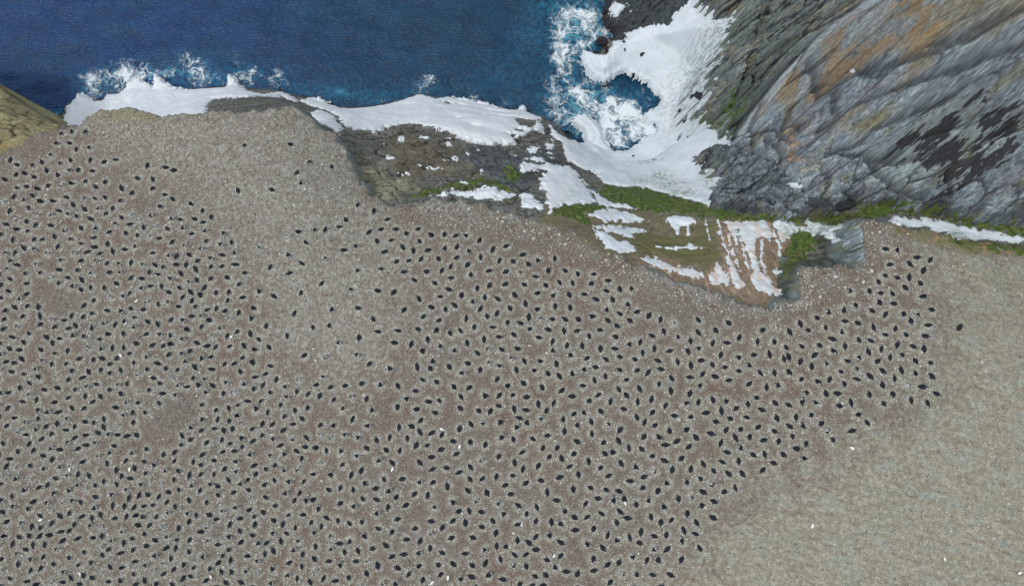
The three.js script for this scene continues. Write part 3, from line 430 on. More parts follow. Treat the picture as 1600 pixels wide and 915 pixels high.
const mapB = planMap(2048, 2048, boxB, (x, z, o) => {
  const [q, a] = bedding(x, z), e = ridgeT(x, z), sea = sst(0.6, -0.6, e), w = q + 0.5 * fbm(x * 0.2, z * 0.2, 3);
  const f1 = fbm(x * 0.3, z * 0.3, 4), f2 = fbm(q * 1.0, a * 0.45, 4, n2b), f3 = n2(x * 7, z * 7), fold = q * 0.3 + 0.9 * fbm(x * 0.07, z * 0.07, 2), ff = fold - Math.floor(fold), lay = n2(w * 1.9, a * 0.1), f4 = fbm(x * 1.4, z * 1.4, 3);
  const f5 = n2b(x * 12, z * 12), f6 = n2(x * 4.2, z * 4.2), vn = Math.max(vein(n2b(q * 0.55, a * 0.13 + 7), 0.05), sea * vein(n2(a * 0.33, q * 0.16), 0.05), 0.7 * vein(n2b(w * 0.8, a * 0.06), 0.05));
  o[0] = 0.215; o[1] = 0.26; o[2] = 0.295;
  mix3(o, 0.33, 0.385, 0.4, sst(0.0, 0.6, f2 * 0.3 + 0.75 * f4 + 0.35 * f6)); mix3(o, 0.13, 0.15, 0.18, sst(0.25, 0.45, lay * 0.4 - f2 * 0.4 - f4 * 0.45 - 0.3 * f6) * 0.7);
  const B1 = blocks(w * 0.62, a * 0.2 + 0.6 * n2(x * 0.15, z * 0.15)), j1 = sst(0.09, 0, B1[0]), t1 = B1[2], B2 = blocks(w * 1.7 + 5, a * 0.62 + 0.3 * n2b(x * 0.5, z * 0.5)), j2 = sst(0.09, 0, B2[0]), t2 = B2[2], rgh = clamp(0.3 + 0.6 * sea + 0.5 * sst(6, 1, dB(x, z)), 0, 1);
  mix3(o, 0.25, 0.24, 0.275, sst(0.05, 0.5, f1) * 0.55); mix3(o, 0.24, 0.22, 0.13, sst(0.1, 0.5, fbm(x * 0.4 + 30, z * 0.4, 3)) * 0.6);
  if (sea > 0) { const c = [0.15, 0.18, 0.18]; mix3(c, 0.26, 0.3, 0.295, sst(-0.1, 0.5, f2 * 0.5 + f4 * 0.7)); mix3(c, 0.04, 0.048, 0.052, sst(0.15, 0.5, lay * 0.4 - f2 * 0.5 - f4 * 0.4)); mix3(c, 0.2, 0.16, 0.09, sst(0.0, 0.5, f1 + 0.4 * f4) * 0.6); mix3(c, 0.07, 0.085, 0.025, sst(0.2, 0.5, f4 - f1) * 0.6); mix3(o, c[0], c[1], c[2], sea); }
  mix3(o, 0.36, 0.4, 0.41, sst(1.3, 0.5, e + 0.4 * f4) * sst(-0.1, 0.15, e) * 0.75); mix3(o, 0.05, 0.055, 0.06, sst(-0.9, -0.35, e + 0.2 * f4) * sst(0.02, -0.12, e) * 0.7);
  const br = zBrown(x, z); if (br > -2) mix3(o, 0.29, 0.235, 0.12, sst(-1.2, 1, br + f1 * 2.5) * 0.6);
  const og = Math.max(zOrange(x, z), zOrange2(x, z)); if (og > -1.5) {
    const run = sst(0.12, 0.4, n2(x * 0.75 + 0.2 * f4, z * 0.12) + 0.3 * f4 + 0.15 * f6), lowEdge = sst(-0.5, 0.4, zOrangeFoot(x, z) + 0.6 * f4 + 0.4 * f1);
    mix3(o, 0.245, 0.265, 0.26, sst(-0.3, 0.6, og) * 0.55);
    mix3(o, 0.31 + 0.1 * f4, 0.21 + 0.08 * f4, 0.095 + 0.03 * f4, sst(-0.5, 0.5, og + f1 * 0.8) * clamp(Math.max(run * 0.8, lowEdge * 0.85), 0, 1) * 0.85);
    mix3(o, 0.2, 0.105, 0.045, sst(-0.3, 0.4, og) * Math.max(run, lowEdge) * sst(0.1, 0.5, f4 + 0.4 * f2 + 0.3 * f6) * 0.6);
  }
  const o2 = zOlive2(x, z); if (o2 > -1) mix3(o, 0.23, 0.2, 0.085, sst(-0.3, 0.5, o2 + f1 * 0.6) * 0.8);
  const ru = zRust(x, z); if (ru > -1) mix3(o, 0.32, 0.17, 0.06, sst(-0.3, 0.3, ru + f4) * 0.7);
  const pa = zPaleB(x, z); if (pa > -1.5) mix3(o, 0.31 + 0.08 * f2, 0.37 + 0.08 * f2, 0.37 + 0.08 * f2, sst(-0.5, 0.5, pa + f1 + 0.5 * f2) * 0.85);
  const li = zLichen(x, z); if (li > -1.5) {
    mix3(o, 0.29, 0.345, 0.345, sst(-0.6, 0.4, li + f1) * 0.6);
    const gap = zLichenGap(x, z), th = n2b(q * 1.0, a * 0.26) * 0.7 + fbm(q * 2.6, a * 1.1, 3) * 1.0 + 0.7 * f4 + 0.2 * f6 + 0.06;
    mix3(o, 0.026, 0.024, 0.027, sst(-0.08, 0.06, th + clamp(li * 1.6 - 0.2, -2.5, 0.24) - sst(-0.3, 0.3, gap) * 0.9) * 0.95);
    mix3(o, 0.16, 0.19, 0.09, sst(-0.1, 0.15, gap) * 0.5);
  }
  const tg = zTongue(x, z); if (tg > -1) mix3(o, 0.1 + 0.09 * f4 + 0.04 * f6, 0.125 + 0.1 * f4 + 0.04 * f6, 0.14 + 0.1 * f4 + 0.04 * f6, sst(-0.4, 0.5, tg + 0.5 * f1) * 0.8);
  const df = zDarkFoot(x, z); if (df > -1.5) { mix3(o, 0.04, 0.046, 0.048, sst(-0.5, 0.5, df + f1 + 0.5 * f2) * 0.8); mix3(o, 0.05, 0.062, 0.018, sst(-0.2, 0.6, df - 0.2) * sst(0, 0.4, f4) * 0.7); }
  mix3(o, 0.04, 0.045, 0.05, clamp(crackT(x, z) * 0.75, 0, 0.8)); mix3(o, 0.06, 0.066, 0.075, vn * 0.8 * sst(-0.5, 0.2, f1 + f4)); mix3(o, 0.05, 0.056, 0.066, sst(0.035, 0.0, Math.abs(ff - 0.965)) * 0.75 * sst(-0.4, 0.1, f4 + f1));
  const k = (1 + 0.18 * f3 + 0.26 * f4 + 0.22 * f5 + 0.24 * f6) * (1 + (0.5 * (t1 - 0.5) + 0.35 * (t2 - 0.5)) * rgh) * (1 - Math.min(0.9, 0.85 * j1 + 0.5 * j2) * rgh); o[0] *= k; o[1] *= k; o[2] *= k;
});
const bumpCliff = greyTile(512, (u, v) => 0.5 + 0.4 * fbm(u * 18, v * 18, 5), 7, 7);
const cliff = put('cliff', relief(farAxis(13, 56, 0.1, 13, 74), farAxis(-58, -8, 0.1, -79, -8), (x, z) => { const h = hB(x, z); return h < -40 ? null : h; }, boxB, (h, x, z) => h > Math.max(-31, tabC(x, z) - 1.5)), new THREE.MeshStandardMaterial({ map: mapB, bumpMap: bumpCliff, bumpScale: 0.16, roughness: 0.9 }));
tag(cliff, 'tall blue grey cliff of slanting rock layers with orange stains across the gully', null, null, 'structure');

// ------------------------------------------------------------------ ochre shoulder at the left
const boxD = [-84, -24, -58, -2];
const mapD = planMap(1024, 1024, boxD, (x, z, o) => {
  const q = z * 1.1 - x * 0.45 + 0.9 * fbm(x * 0.14, z * 0.14, 2), f1 = fbm(x * 0.35, z * 0.35, 4), f2 = fbm(x * 0.9, z * 2.2, 4, n2b), lay = n2(q * 1.5, x * 0.1), f3 = n2(x * 6, z * 6);
  o[0] = 0.235; o[1] = 0.21; o[2] = 0.105; mix3(o, 0.29, 0.27, 0.165, sst(-0.1, 0.5, f2)); mix3(o, 0.25, 0.165, 0.045, sst(0.05, 0.5, f1) * 0.6); mix3(o, 0.07, 0.06, 0.035, sst(0.25, 0.65, lay * 0.7 - f2 * 0.5) * 0.8);
  const B1 = blocks(x * 0.22 + z * 0.1, q * 0.5 + 0.3 * n2(x * 0.2, z * 0.2)), k = (1 + 0.18 * f3 + 0.2 * fbm(x * 2.5, z * 2.5, 3)) * (1 + 0.4 * (B1[2] - 0.5)) * (1 - 0.65 * sst(0.06, 0, B1[0])); o[0] *= k; o[1] *= k; o[2] *= k;
});
const shoulder = put('rock_shoulder', relief(axis(-80, -26, 0.15), axis(-56, -4, 0.15), (x, z) => { const h = hD(x, z); return h < -40 ? null : h; }, boxD, (h, x, z) => h > -31 && h > (x > -60 && z > -34 ? tabA(x, z) - 1.2 : -60)), new THREE.MeshStandardMaterial({ map: mapD, bumpMap: bumpCliff, bumpScale: 0.1, roughness: 0.9 }));
tag(shoulder, 'ochre yellow cracked rock shoulder dropping to the sea at the left edge', null, null, 'structure');

// ------------------------------------------------------------------ sea and foam
const swell = (x, z) => SEA + 0.16 * n2(x * 0.05, z * 0.07) + 0.17 * n2b(x * 0.14 + z * 0.05, z * 0.26) + 0.09 * n2(x * 0.45, z * 0.7) + 0.02 * n2b(x * 1.3, z * 1.5);
const boxS = [-90, 60, -80, -10];
// broken water: [pixel, pixel, reach across, reach along, strength]
const surf = [[160, 130, 34, 22, 0.75], [200, 115, 30, 18, 0.9], [225, 118, 22, 12, 0.7], [140, 140, 16, 18, 0.7], [258, 112, 22, 7, 0.9], [295, 100, 26, 16, 0.75], [315, 118, 22, 16, 0.6], [345, 125, 22, 14, 0.5], [385, 112, 20, 14, 0.6], [400, 122, 22, 14, 0.6], [437, 122, 16, 16, 0.6], [370, 90, 10, 10, 0.35], [90, 178, 16, 8, 0.6],
  [660, 135, 26, 14, 0.5], [675, 122, 12, 12, 0.5], [600, 158, 40, 8, 0.35], [790, 160, 26, 8, 0.35], [735, 152, 20, 7, 0.3], [850, 165, 18, 22, 0.4], [870, 180, 18, 26, 0.65], [885, 200, 18, 14, 0.75], [875, 40, 16, 40, 0.55], [895, 55, 30, 20, 0.75], [900, 20, 36, 18, 0.75], [925, 10, 26, 20, 1.0], [928, 40, 18, 16, 1.0], [945, 55, 16, 12, 1.0], [925, 70, 24, 10, 0.95],
  [890, 85, 26, 20, 0.8], [880, 105, 16, 26, 0.65], [895, 125, 22, 24, 0.65], [905, 145, 34, 18, 0.75], [940, 160, 40, 18, 0.8], [915, 175, 34, 14, 0.8], [960, 175, 34, 20, 0.95], [985, 195, 34, 18, 1.15], [1010, 206, 26, 12, 1.3], [1032, 206, 16, 8, 1.4], [985, 175, 16, 16, 1.05], [970, 210, 24, 18, 1.0], [975, 225, 22, 12, 0.9], [950, 200, 20, 16, 0.85], [1000, 140, 22, 14, 0.4], [1020, 155, 14, 14, 0.4], [905, 212, 14, 9, 0.75], [870, 120, 14, 40, 0.3], [860, 140, 14, 40, 0.25], [935, 130, 20, 8, 0.5]]
  .map(([px, py, rx, ry, s]) => { const [x, z] = atH(px, py, SEA), x1 = atH(px + rx, py, SEA)[0], z1 = atH(px, py - ry, SEA)[1]; return [x, z, x1 - x, z - z1, px < 800 ? s * 1.35 : s]; });
const churn = table((x, z) => { let s = 0; for (const b of surf) { const u = (x - b[0]) / b[2], v = (z - b[1]) / b[3], e = u * u + v * v; if (e < 6) s += b[4] * Math.exp(-e * 0.9) * 0.9; } return Math.min(s, 1.6); }, -90, 60, -80, -10, 0.3);
const tealWater = [[540, 143, 30, 9, 0.7], [470, 140, 40, 14, 0.35], [90, 180, 22, 10, 0.8], [830, 60, 40, 40, 0.25], [790, 120, 60, 30, 0.2], [150, 140, 30, 20, 0.35], [300, 118, 90, 18, 0.4], [960, 190, 50, 24, 0.9], [920, 160, 60, 40, 0.6], [900, 40, 40, 50, 0.6], [620, 150, 90, 14, 0.3], [850, 10, 30, 20, 0.35]]
  .map(([px, py, rx, ry, s]) => { const [x, z] = atH(px, py, SEA); return [x, z, atH(px + rx, py, SEA)[0] - x, z - atH(px, py - ry, SEA)[1], s]; });  // turquoise water near the shore and around the foam
const mapS = planMap(1536, 768, boxS, (x, z, o) => {
  let s = 0; for (const b of tealWater) { const u = (x - b[0]) / b[2], v = (z - b[1]) / b[3], e = u * u + v * v; if (e < 8) s += b[4] * Math.exp(-e); }
  const f1 = fbm(x * 0.07, z * 0.09, 4), f2 = fbm(x * 0.9, z * 0.9, 4, n2b), c = Math.min(1, s + 0.55 * churn(x, z) * (0.6 + f2));
  const blue = sst(-8, -50, x) ;
  o[0] = lerp(0.006, 0.006, blue); o[1] = lerp(0.04, 0.04, blue); o[2] = lerp(0.088, 0.13, blue);
  mix3(o, 0.008, 0.05, 0.11, sst(0, 0.5, f1) * 0.6);
  mix3(o, 0.012, 0.17, 0.29, clamp(c * 0.75, 0, 1) * sst(-0.5, 0.5, f2 + 0.2)); mix3(o, 0.16, 0.42, 0.5, clamp(c - 0.6, 0, 1) * sst(-0.2, 0.5, f2 * 0.8 + f1));
  const k = 1 + 0.25 * fbm(x * 1.3, z * 2.2, 3) + 0.2 * f2 + 0.3 * fbm(x * 0.16 + z * 0.06, z * 0.3, 3); o[0] *= k; o[1] *= k; o[2] *= k;  // light and dark of the swell lines put into the water colour
});
const bumpSea = greyTile(512, (u, v) => 0.5 + 0.35 * fbm(u * 14 + 2 * v, v * 24, 5) , 12, 8);
const xsS = farAxis(-85, 58, 0.5, -4000, 4000), zsS = farAxis(-76, -14, 0.4, -5000, 4000);
const sea = put('sea', relief(xsS, zsS, swell, boxS), new THREE.MeshPhysicalMaterial({ map: mapS, bumpMap: bumpSea, bumpScale: 0.22, roughness: 0.3, ior: 1.33 }));
tag(sea, 'deep blue open sea with fine ripples', null, null, 'structure');
{
  const w = 2048, h = 1024, data = new Uint8Array(w * h * 4);
  for (let j = 0; j < h; j++) for (let i = 0; i < w; i++) {
    const x = boxS[0] + (i + 0.5) / w * (boxS[1] - boxS[0]), z = boxS[3] - (j + 0.5) / h * (boxS[3] - boxS[2]), s = churn(x, z), k = (j * w + i) * 4; let a = 0;
    if (s > 0.05) {
      const wx = x + 0.9 * fbm(x * 0.5, z * 0.5, 3), wz = z + 0.9 * fbm(x * 0.5 + 9, z * 0.5 + 4, 3);
      const lace = 0.6 * Math.max(0, 1 - Math.abs(n2(wx * 0.34, wz * 0.34)) * 2.4) + 0.55 * Math.max(0, 1 - Math.abs(n2b(wx * 0.8 + 4, wz * 0.8)) * 2.6), big = fbm(x * 0.22, z * 0.22, 3), fine = fbm(wx * 1.8, wz * 1.8, 4, n2b);
      a = sst(0.36, 1.32, lace * 0.7 * sst(0.04, 0.45, s) + s * 0.6 + big * 0.55 + fine * 0.26 - 0.18);
      a = Math.min(0.88, a * (0.55 + 0.38 * s));
    }
    data[k] = data[k + 1] = data[k + 2] = 255 * a; data[k + 3] = 255;
  }
  const t = new THREE.DataTexture(data, w, h, THREE.RGBAFormat); t.magFilter = THREE.LinearFilter; t.minFilter = THREE.LinearMipmapLinearFilter; t.needsUpdate = true;
  const foam = put('sea_foam', relief(axis(-62, 40, 0.5), axis(-70, -16, 0.4), (x, z) => churn(x, z) > 0.04 ? swell(x, z) + 0.05 : null, boxS), new THREE.MeshStandardMaterial({ color: new THREE.Color().setRGB(0.8, 0.87, 0.9), alphaMap: t, transparent: true, roughness: 0.9 }));
  tag(foam, 'white lacy foam of breaking waves along the shore', 'foam', null, 'stuff');
}

// ------------------------------------------------------------------ snow
const dirt = [[1118, 95, 20, 36, 0.55, 1], [1100, 110, 26, 40, 0.35, 0], [1115, 60, 22, 26, 0.35, 1], [1012, 255, 15, 5, 0.9, 0], [1030, 278, 12, 10, 0.7, 1], [1045, 292, 16, 8, 0.75, 1], [1065, 302, 16, 8, 0.7, 1], [1000, 285, 14, 12, 0.45, 1], [1106, 292, 5, 20, 0.5, 1], [1108, 265, 5, 14, 0.45, 1], [1040, 165, 20, 40, 0.18, 2], [1100, 170, 14, 30, 0.4, 1], [1080, 140, 30, 14, 0.25, 0], [1050, 200, 10, 14, 0.3, 2], [1280, 362, 30, 12, 0.35, 1], [1245, 360, 16, 14, 0.5, 1], [1500, 368, 30, 6, 0.35, 1], [1190, 420, 20, 30, 0.25, 2], [1140, 420, 14, 30, 0.3, 2], [1090, 428, 30, 10, 0.3, 2]]
  .map(([px, py, rx, ry, s, k]) => { const [x, z] = onGround(px, py); return [x, z, rx / 13, ry / 13, Math.min(1, s * 1.35), k]; });
const boxN = [-52, 52, -60, -8];
const mapN = planMap(2048, 1024, boxN, (x, z, o) => {
  const f1 = fbm(x * 0.3, z * 0.3, 4), f2 = fbm(x * 1.6, z * 1.6, 3, n2b), f3 = n2(x * 5, z * 5);
  const east = sst(4, 9, x), pinkish = sst(-0.5, 0.6, zPink(x, z) + f1 + f2); o[0] = lerp(0.74, 0.66, east); o[1] = lerp(0.78, 0.72, east); o[2] = lerp(0.82, 0.77, east); mix3(o, 0.62, 0.49, 0.42, pinkish * sst(-0.1, 0.5, n2b(x * 0.9, z * 0.35) + f2) * 0.75); mix3(o, 0.6, 0.68, 0.7, sst(0.0, 0.6, f1 + 0.3 * f2) * (x > 4 ? 0.85 : 0.3)); mix3(o, 0.6, 0.62, 0.58, sst(0.25, 0.7, fbm(x * 0.8 + 40, z * 0.8, 4)) * (x > 4 ? 0.6 : 0.25));  // eastern snow greyer and bluer: its shade is put into the colour
  for (const b of dirt) { const u = (x - b[0]) / b[2], v = (z - b[1]) / b[3], e = u * u + v * v; if (e < 5) { const t = b[4] * Math.exp(-e * 0.8) * sst(-0.25, 0.35, f2 + 0.5 * f3 + 0.2 * f1); if (b[5] === 1) mix3(o, 0.16, 0.21, 0.13, t); else if (b[5] === 0) mix3(o, 0.14, 0.17, 0.19, t); else mix3(o, 0.55, 0.43, 0.34, t); } }
  if (n2b(x * 3.1, z * 3.1) > 0.86 && x > 4) mix3(o, 0.2, 0.2, 0.2, 0.6);
});
const bumpSnow = greyTile(512, (u, v) => 0.5 + 0.35 * fbm(u * 10, v * 10, 5), 12, 6);
const snowMat = new THREE.MeshPhysicalMaterial({ map: mapN, bumpMap: bumpSnow, bumpScale: 0.05, roughness: 0.8 });
function snow(label, px, o = {}) {
  const on = o.low ? onC : onGround, gnd = o.low ? groundC : ground, P = pairs(px).map(([u, v]) => on(u, v)), f0 = sdf(P), b = f0.box, step = o.step ?? 0.14, f = table(f0, b[0] - 2, b[1] + 2, b[2] - 2, b[3] + 2, 0.12), holes = (o.holes ?? []).map((h) => { const [x, z] = on(h[0], h[1]); return [x, z, h[2] / 13, h[3] / 13, (h[4] ?? 0) * Math.PI / 180]; });
  const T = 0.45 * (o.thick ?? 0.4), R = 0.8 * (o.round ?? 0.5), J = 1.2 * (o.jag ?? 0.18);
  const geo = relief(axis(b[0] - 0.8, b[1] + 0.8, step), axis(b[2] - 0.8, b[3] + 0.8, step), (x, z) => {
    let d = f(x, z) + J * n2(x * 1.1, z * 1.1) + J * 0.8 * n2b(x * 2.6, z * 2.6) + J * 0.5 * n2(x * 6, z * 6);
    for (const h of holes) { const c = Math.cos(h[4]), s = Math.sin(h[4]), dx = x - h[0], dz = z - h[1], u = (dx * c + dz * s) / h[2], v = (-dx * s + dz * c) / h[3]; d = Math.min(d, (Math.hypot(u, v) - 1 + 0.35 * n2(x * 1.7, z * 1.7)) * Math.min(h[2], h[3])); }
    if (d < -0.5) return null;
    let g = gnd(x, z); if (o.low || o.fill) g = Math.max(rawC(x, z) + 0.22, Math.min(g, rawC(x, z) + 0.5), x > 8 && z < -4 ? (tabB(x - 0.7, z) + tabB(x + 0.7, z) + tabB(x, z - 0.7) + tabB(x, z + 0.7) + tabB(x, z)) / 5 : -60);
    
    g = Math.max(g, o.floor ?? -60);
    return d < 0 ? g + d * 2.2 - 0.02 : g + T * (1 - Math.exp(-d / R)) + sst(0, 1.5, d) * (0.3 * fbm(x * 0.28, z * 0.28, 3) + 0.03 * fbm(x * 1.4, z * 1.4, 2)) + 0.015;
  }, boxN);
  return tag(put('snow_patch', geo, snowMat), label, 'snow patch');
}
snow('long white snow bank on the shore below the plateau, at the far left', [96, 196, 101, 182, 104, 166, 112, 163, 128, 151, 142, 159, 165, 159, 168, 149, 185, 148, 200, 135, 225, 134, 240, 139, 255, 133, 270, 139, 300, 141, 330, 139, 350, 138, 368, 131, 385, 143, 410, 149, 440, 144, 458, 152, 464, 160, 440, 151, 415, 151, 385, 153, 350, 154, 332, 155, 322, 165, 330, 200, 90, 230], { thick: 0.9, round: 0.9, floor: -28.8, low: true });
snow('broad snow bank along the sea edge above the brown rock ledge', [468, 158, 482, 154, 500, 156, 530, 169, 545, 171, 590, 167, 625, 159, 655, 149, 680, 155, 700, 153, 730, 158, 760, 164, 800, 173, 818, 169, 832, 180, 846, 186, 838, 188, 812, 184, 800, 186, 812, 196, 835, 202, 842, 190, 848, 198, 846, 206, 834, 204, 820, 212, 808, 214, 800, 206, 800, 215, 806, 226, 790, 224, 775, 223, 768, 228, 745, 222, 715, 213, 705, 205, 680, 200, 640, 193, 600, 199, 585, 208, 578, 204, 555, 202, 540, 196, 530, 182, 510, 172, 490, 166],
  { thick: 0.8, round: 0.8, fill: 0.6, floor: -28.9, low: true, holes: [[700, 161, 10, 7, 0], [718, 163, 12, 3, 25], [775, 174, 20, 3, 14], [790, 182, 22, 2.5, 12], [741, 196, 10, 3, 22], [714, 184, 5, 2.5, 10], [793, 209, 6, 3, 0], [756, 180, 3, 2, 0], [812, 203, 9, 6, 0]] });
snow('white snow tongue caught in the rock notch beside the plateau corner', [487, 178, 498, 173, 512, 176, 524, 184, 522, 190, 532, 196, 529, 208, 516, 201, 503, 195], { thick: 0.5, low: true });
snow('topmost of the stacked snow strips on the dark ledge beside the inlet', [818, 237, 826, 229, 838, 228, 846, 231, 846, 236, 834, 239], { thick: 0.3 });
snow('second of the stacked snow strips on the dark ledge beside the inlet', [814, 249, 828, 243, 848, 246, 857, 252, 850, 255, 835, 251], { thick: 0.3 });
snow('upright snow strip at the top right of the stacked strips', [861, 217, 866, 219, 866, 235, 852, 234, 853, 226, 860, 222], { thick: 0.3 });
snow('small snow scrap under the upright strip by the inlet', [852, 237, 865, 237, 864, 241, 853, 241], { thick: 0.2, jag: 0.08 });
snow('small lowest snow scrap under the upright strip by the inlet', [856, 243, 867, 246, 869, 249, 858, 248], { thick: 0.2, jag: 0.08 });
snow('large white snow patch running down from the ledge into the mossy gully', [808, 259, 822, 254, 838, 256, 855, 254, 872, 260, 889, 260, 903, 272, 907, 284, 920, 298, 930, 316, 905, 319, 876, 319, 859, 331, 854, 318, 857, 302, 841, 287, 848, 275, 840, 266, 815, 267], { thick: 0.6, fill: 0.6, holes: [[850, 268, 8, 4, 0]] });
snow('thin curving snow tail right of the large gully patch', [905, 274, 915, 284, 925, 296, 936, 302, 950, 315, 985, 320, 996, 326, 970, 326, 938, 321, 931, 312, 924, 300], { thick: 0.35 });
snow('long flat snow strip at the foot of the brown ledge beside bright moss', [664, 307, 705, 296, 736, 296, 757, 290, 775, 293, 806, 303, 794, 312, 766, 312, 726, 309], { thick: 0.4 });
snow('squat snow patch between the long strip and the large gully patch', [813, 300, 830, 303, 850, 320, 852, 328, 816, 326, 812, 310], { thick: 0.4 });
snow('leaf shaped snow patch, upper of the three patches in the gully', [914, 334, 930, 328, 960, 325, 982, 331, 1013, 345, 1000, 348, 968, 346, 945, 347], { thick: 0.4 });
snow('ragged snow patch, middle of the three patches in the gully', [928, 352, 958, 351, 1005, 356, 1009, 361, 993, 365, 991, 373, 974, 368, 951, 363, 932, 357], { thick: 0.3 });
snow('curved snow patch, lowest of the three patches in the gully', [924, 356, 947, 360, 951, 367, 968, 376, 981, 375, 993, 387, 993, 395, 970, 394, 946, 388, 932, 368], { thick: 0.4 });
snow('snow patch with dripping lower edge left of the striped snow', [1037, 343, 1051, 336, 1075, 338, 1093, 345, 1079, 348, 1079, 368, 1073, 367, 1072, 352, 1066, 352, 1060, 367, 1055, 360, 1051, 356], { thick: 0.3, jag: 0.1 });
snow('thin upright snow streak between the dripping patch and the striped snow', [1100, 344, 1105, 343, 1112, 380, 1108, 378], { thick: 0.2, jag: 0.06 });
snow('striped snow patch running in streaks down the pinkish slope', [1160, 345, 1195, 342, 1200, 342, 1208, 366, 1203, 380, 1199, 374, 1192, 370, 1184, 374, 1181, 384, 1184, 405, 1190, 422, 1225, 459, 1205, 462, 1185, 456, 1168, 432, 1176, 424, 1172, 405, 1164, 385, 1157, 367, 1152, 368, 1155, 400, 1146, 372, 1140, 362, 1128, 345], { thick: 0.3, jag: 0.12 });
snow('long snow streak along the left side of the striped snow', [1119, 342, 1124, 343, 1128, 360, 1137, 388, 1155, 426, 1168, 452, 1148, 450, 1133, 400, 1138, 396, 1126, 372], { thick: 0.25, jag: 0.1 });
for (const [label, px] of [['thin snow streak in the left half of the striped slope', [1133, 362, 1138, 362, 1150, 398, 1160, 424, 1155, 424, 1143, 396]], ['short pale streak between the two main snow streaks', [1154, 366, 1159, 370, 1170, 410, 1176, 426, 1170, 424, 1162, 402]], ['thin snow streak along the right side of the main streak', [1190, 372, 1194, 372, 1192, 402, 1200, 428, 1214, 448, 1206, 444, 1192, 424, 1187, 402]], ['pale snow streak right of the bare brown strip', [1208, 352, 1214, 366, 1222, 384, 1222, 402, 1217, 400, 1216, 384, 1208, 370]], ['ragged pale lump low on the striped slope at its right', [1206, 420, 1214, 418, 1219, 428, 1214, 430, 1208, 426]]]) snow(label, px, { thick: 0.2, jag: 0.09, step: 0.09 });
snow('greenish snow patch right of the striped snow, running to the notch', [1206, 342, 1230, 349, 1262, 352, 1262, 341, 1275, 346, 1290, 352, 1306, 352, 1314, 376, 1290, 373, 1268, 368, 1245, 362, 1237, 368, 1220, 384, 1216, 366], { thick: 0.3 });
snow('pinkish snow strip along the foot of the gully slope', [1000, 403, 1024, 401, 1044, 413, 1082, 418, 1100, 428, 1093, 437, 1066, 430, 1035, 420, 1012, 411], { thick: 0.3 });
snow('pinkish snow lump left of the longest streak on the slope', [1103, 430, 1114, 424, 1116, 411, 1124, 410, 1131, 420, 1142, 432, 1143, 446, 1125, 445, 1108, 440], { thick: 0.35 });
snow('narrow whitish snow line across the middle of the gully slope', [1022, 386, 1026, 379, 1034, 385, 1070, 384, 1076, 378, 1084, 384, 1110, 386, 1088, 390, 1040, 389], { thick: 0.15, jag: 0.08 });
snow('snow bank at the plateau rim below the tall cliff, at the right edge', [1385, 341, 1404, 336, 1415, 341, 1453, 341, 1486, 349, 1539, 360, 1600, 370, 1680, 382, 1680, 392, 1600, 379, 1548, 375, 1495, 374, 1478, 365, 1451, 355, 1408, 353, 1388, 347], { thick: 0.45 });
snow('great snow field filling the inlet below the tall cliff', [857, 196, 866, 204, 876, 213, 890, 221, 905, 226, 920, 221, 912, 206, 896, 194, 900, 185, 915, 182, 930, 191, 938, 201, 946, 212, 948, 225, 960, 237, 985, 236, 1010, 218, 1037, 207, 1031, 195, 1005, 188, 1012, 177, 1031, 169, 1036, 155, 1014, 131, 985, 117, 970, 111, 955, 121, 941, 129, 920, 117, 912, 95, 914, 83, 932, 85, 952, 86, 954, 74, 960, 66, 971, 64, 982, 61, 968, 51, 993, 47, 1021, 39, 1046, 37, 1050, 21, 1074, 5, 1082, -30, 1104, -30, 1106, 8, 1119, 7, 1118, 21, 1131, 23, 1148, 20, 1144, 45, 1136, 72, 1116, 122, 1118, 150, 1104, 168, 1108, 190, 1120, 208, 1132, 218, 1150, 230, 1118, 232, 1102, 232, 1096, 240, 1104, 256, 1118, 262, 1128, 275, 1120, 295, 1108, 322, 1093, 315, 1077, 311, 1056, 306, 1025, 297, 1000, 291, 969, 291, 943, 286, 934, 271, 909, 262, 885, 248, 880, 225, 866, 214],
  { thick: 0.9, round: 0.9, fill: 0.7, floor: -29.1, step: 0.16, holes: [] });
snow('small snow scrap among the dark rocks at the top of the inlet', [955, 2, 969, 4, 981, 10, 974, 17, 964, 26, 953, 28, 950, 16], { thick: 0.3 });
snow('upper of the two thin snow pockets on the dark rock', [985, 9, 996, 8, 990, 20, 984, 16], { thick: 0.5, jag: 0.06, fill: 1 });
snow('lower of the two thin snow pockets on the dark rock', [993, 20, 1014, 20, 1006, 26, 1000, 25], { thick: 0.5, jag: 0.06, fill: 1 });
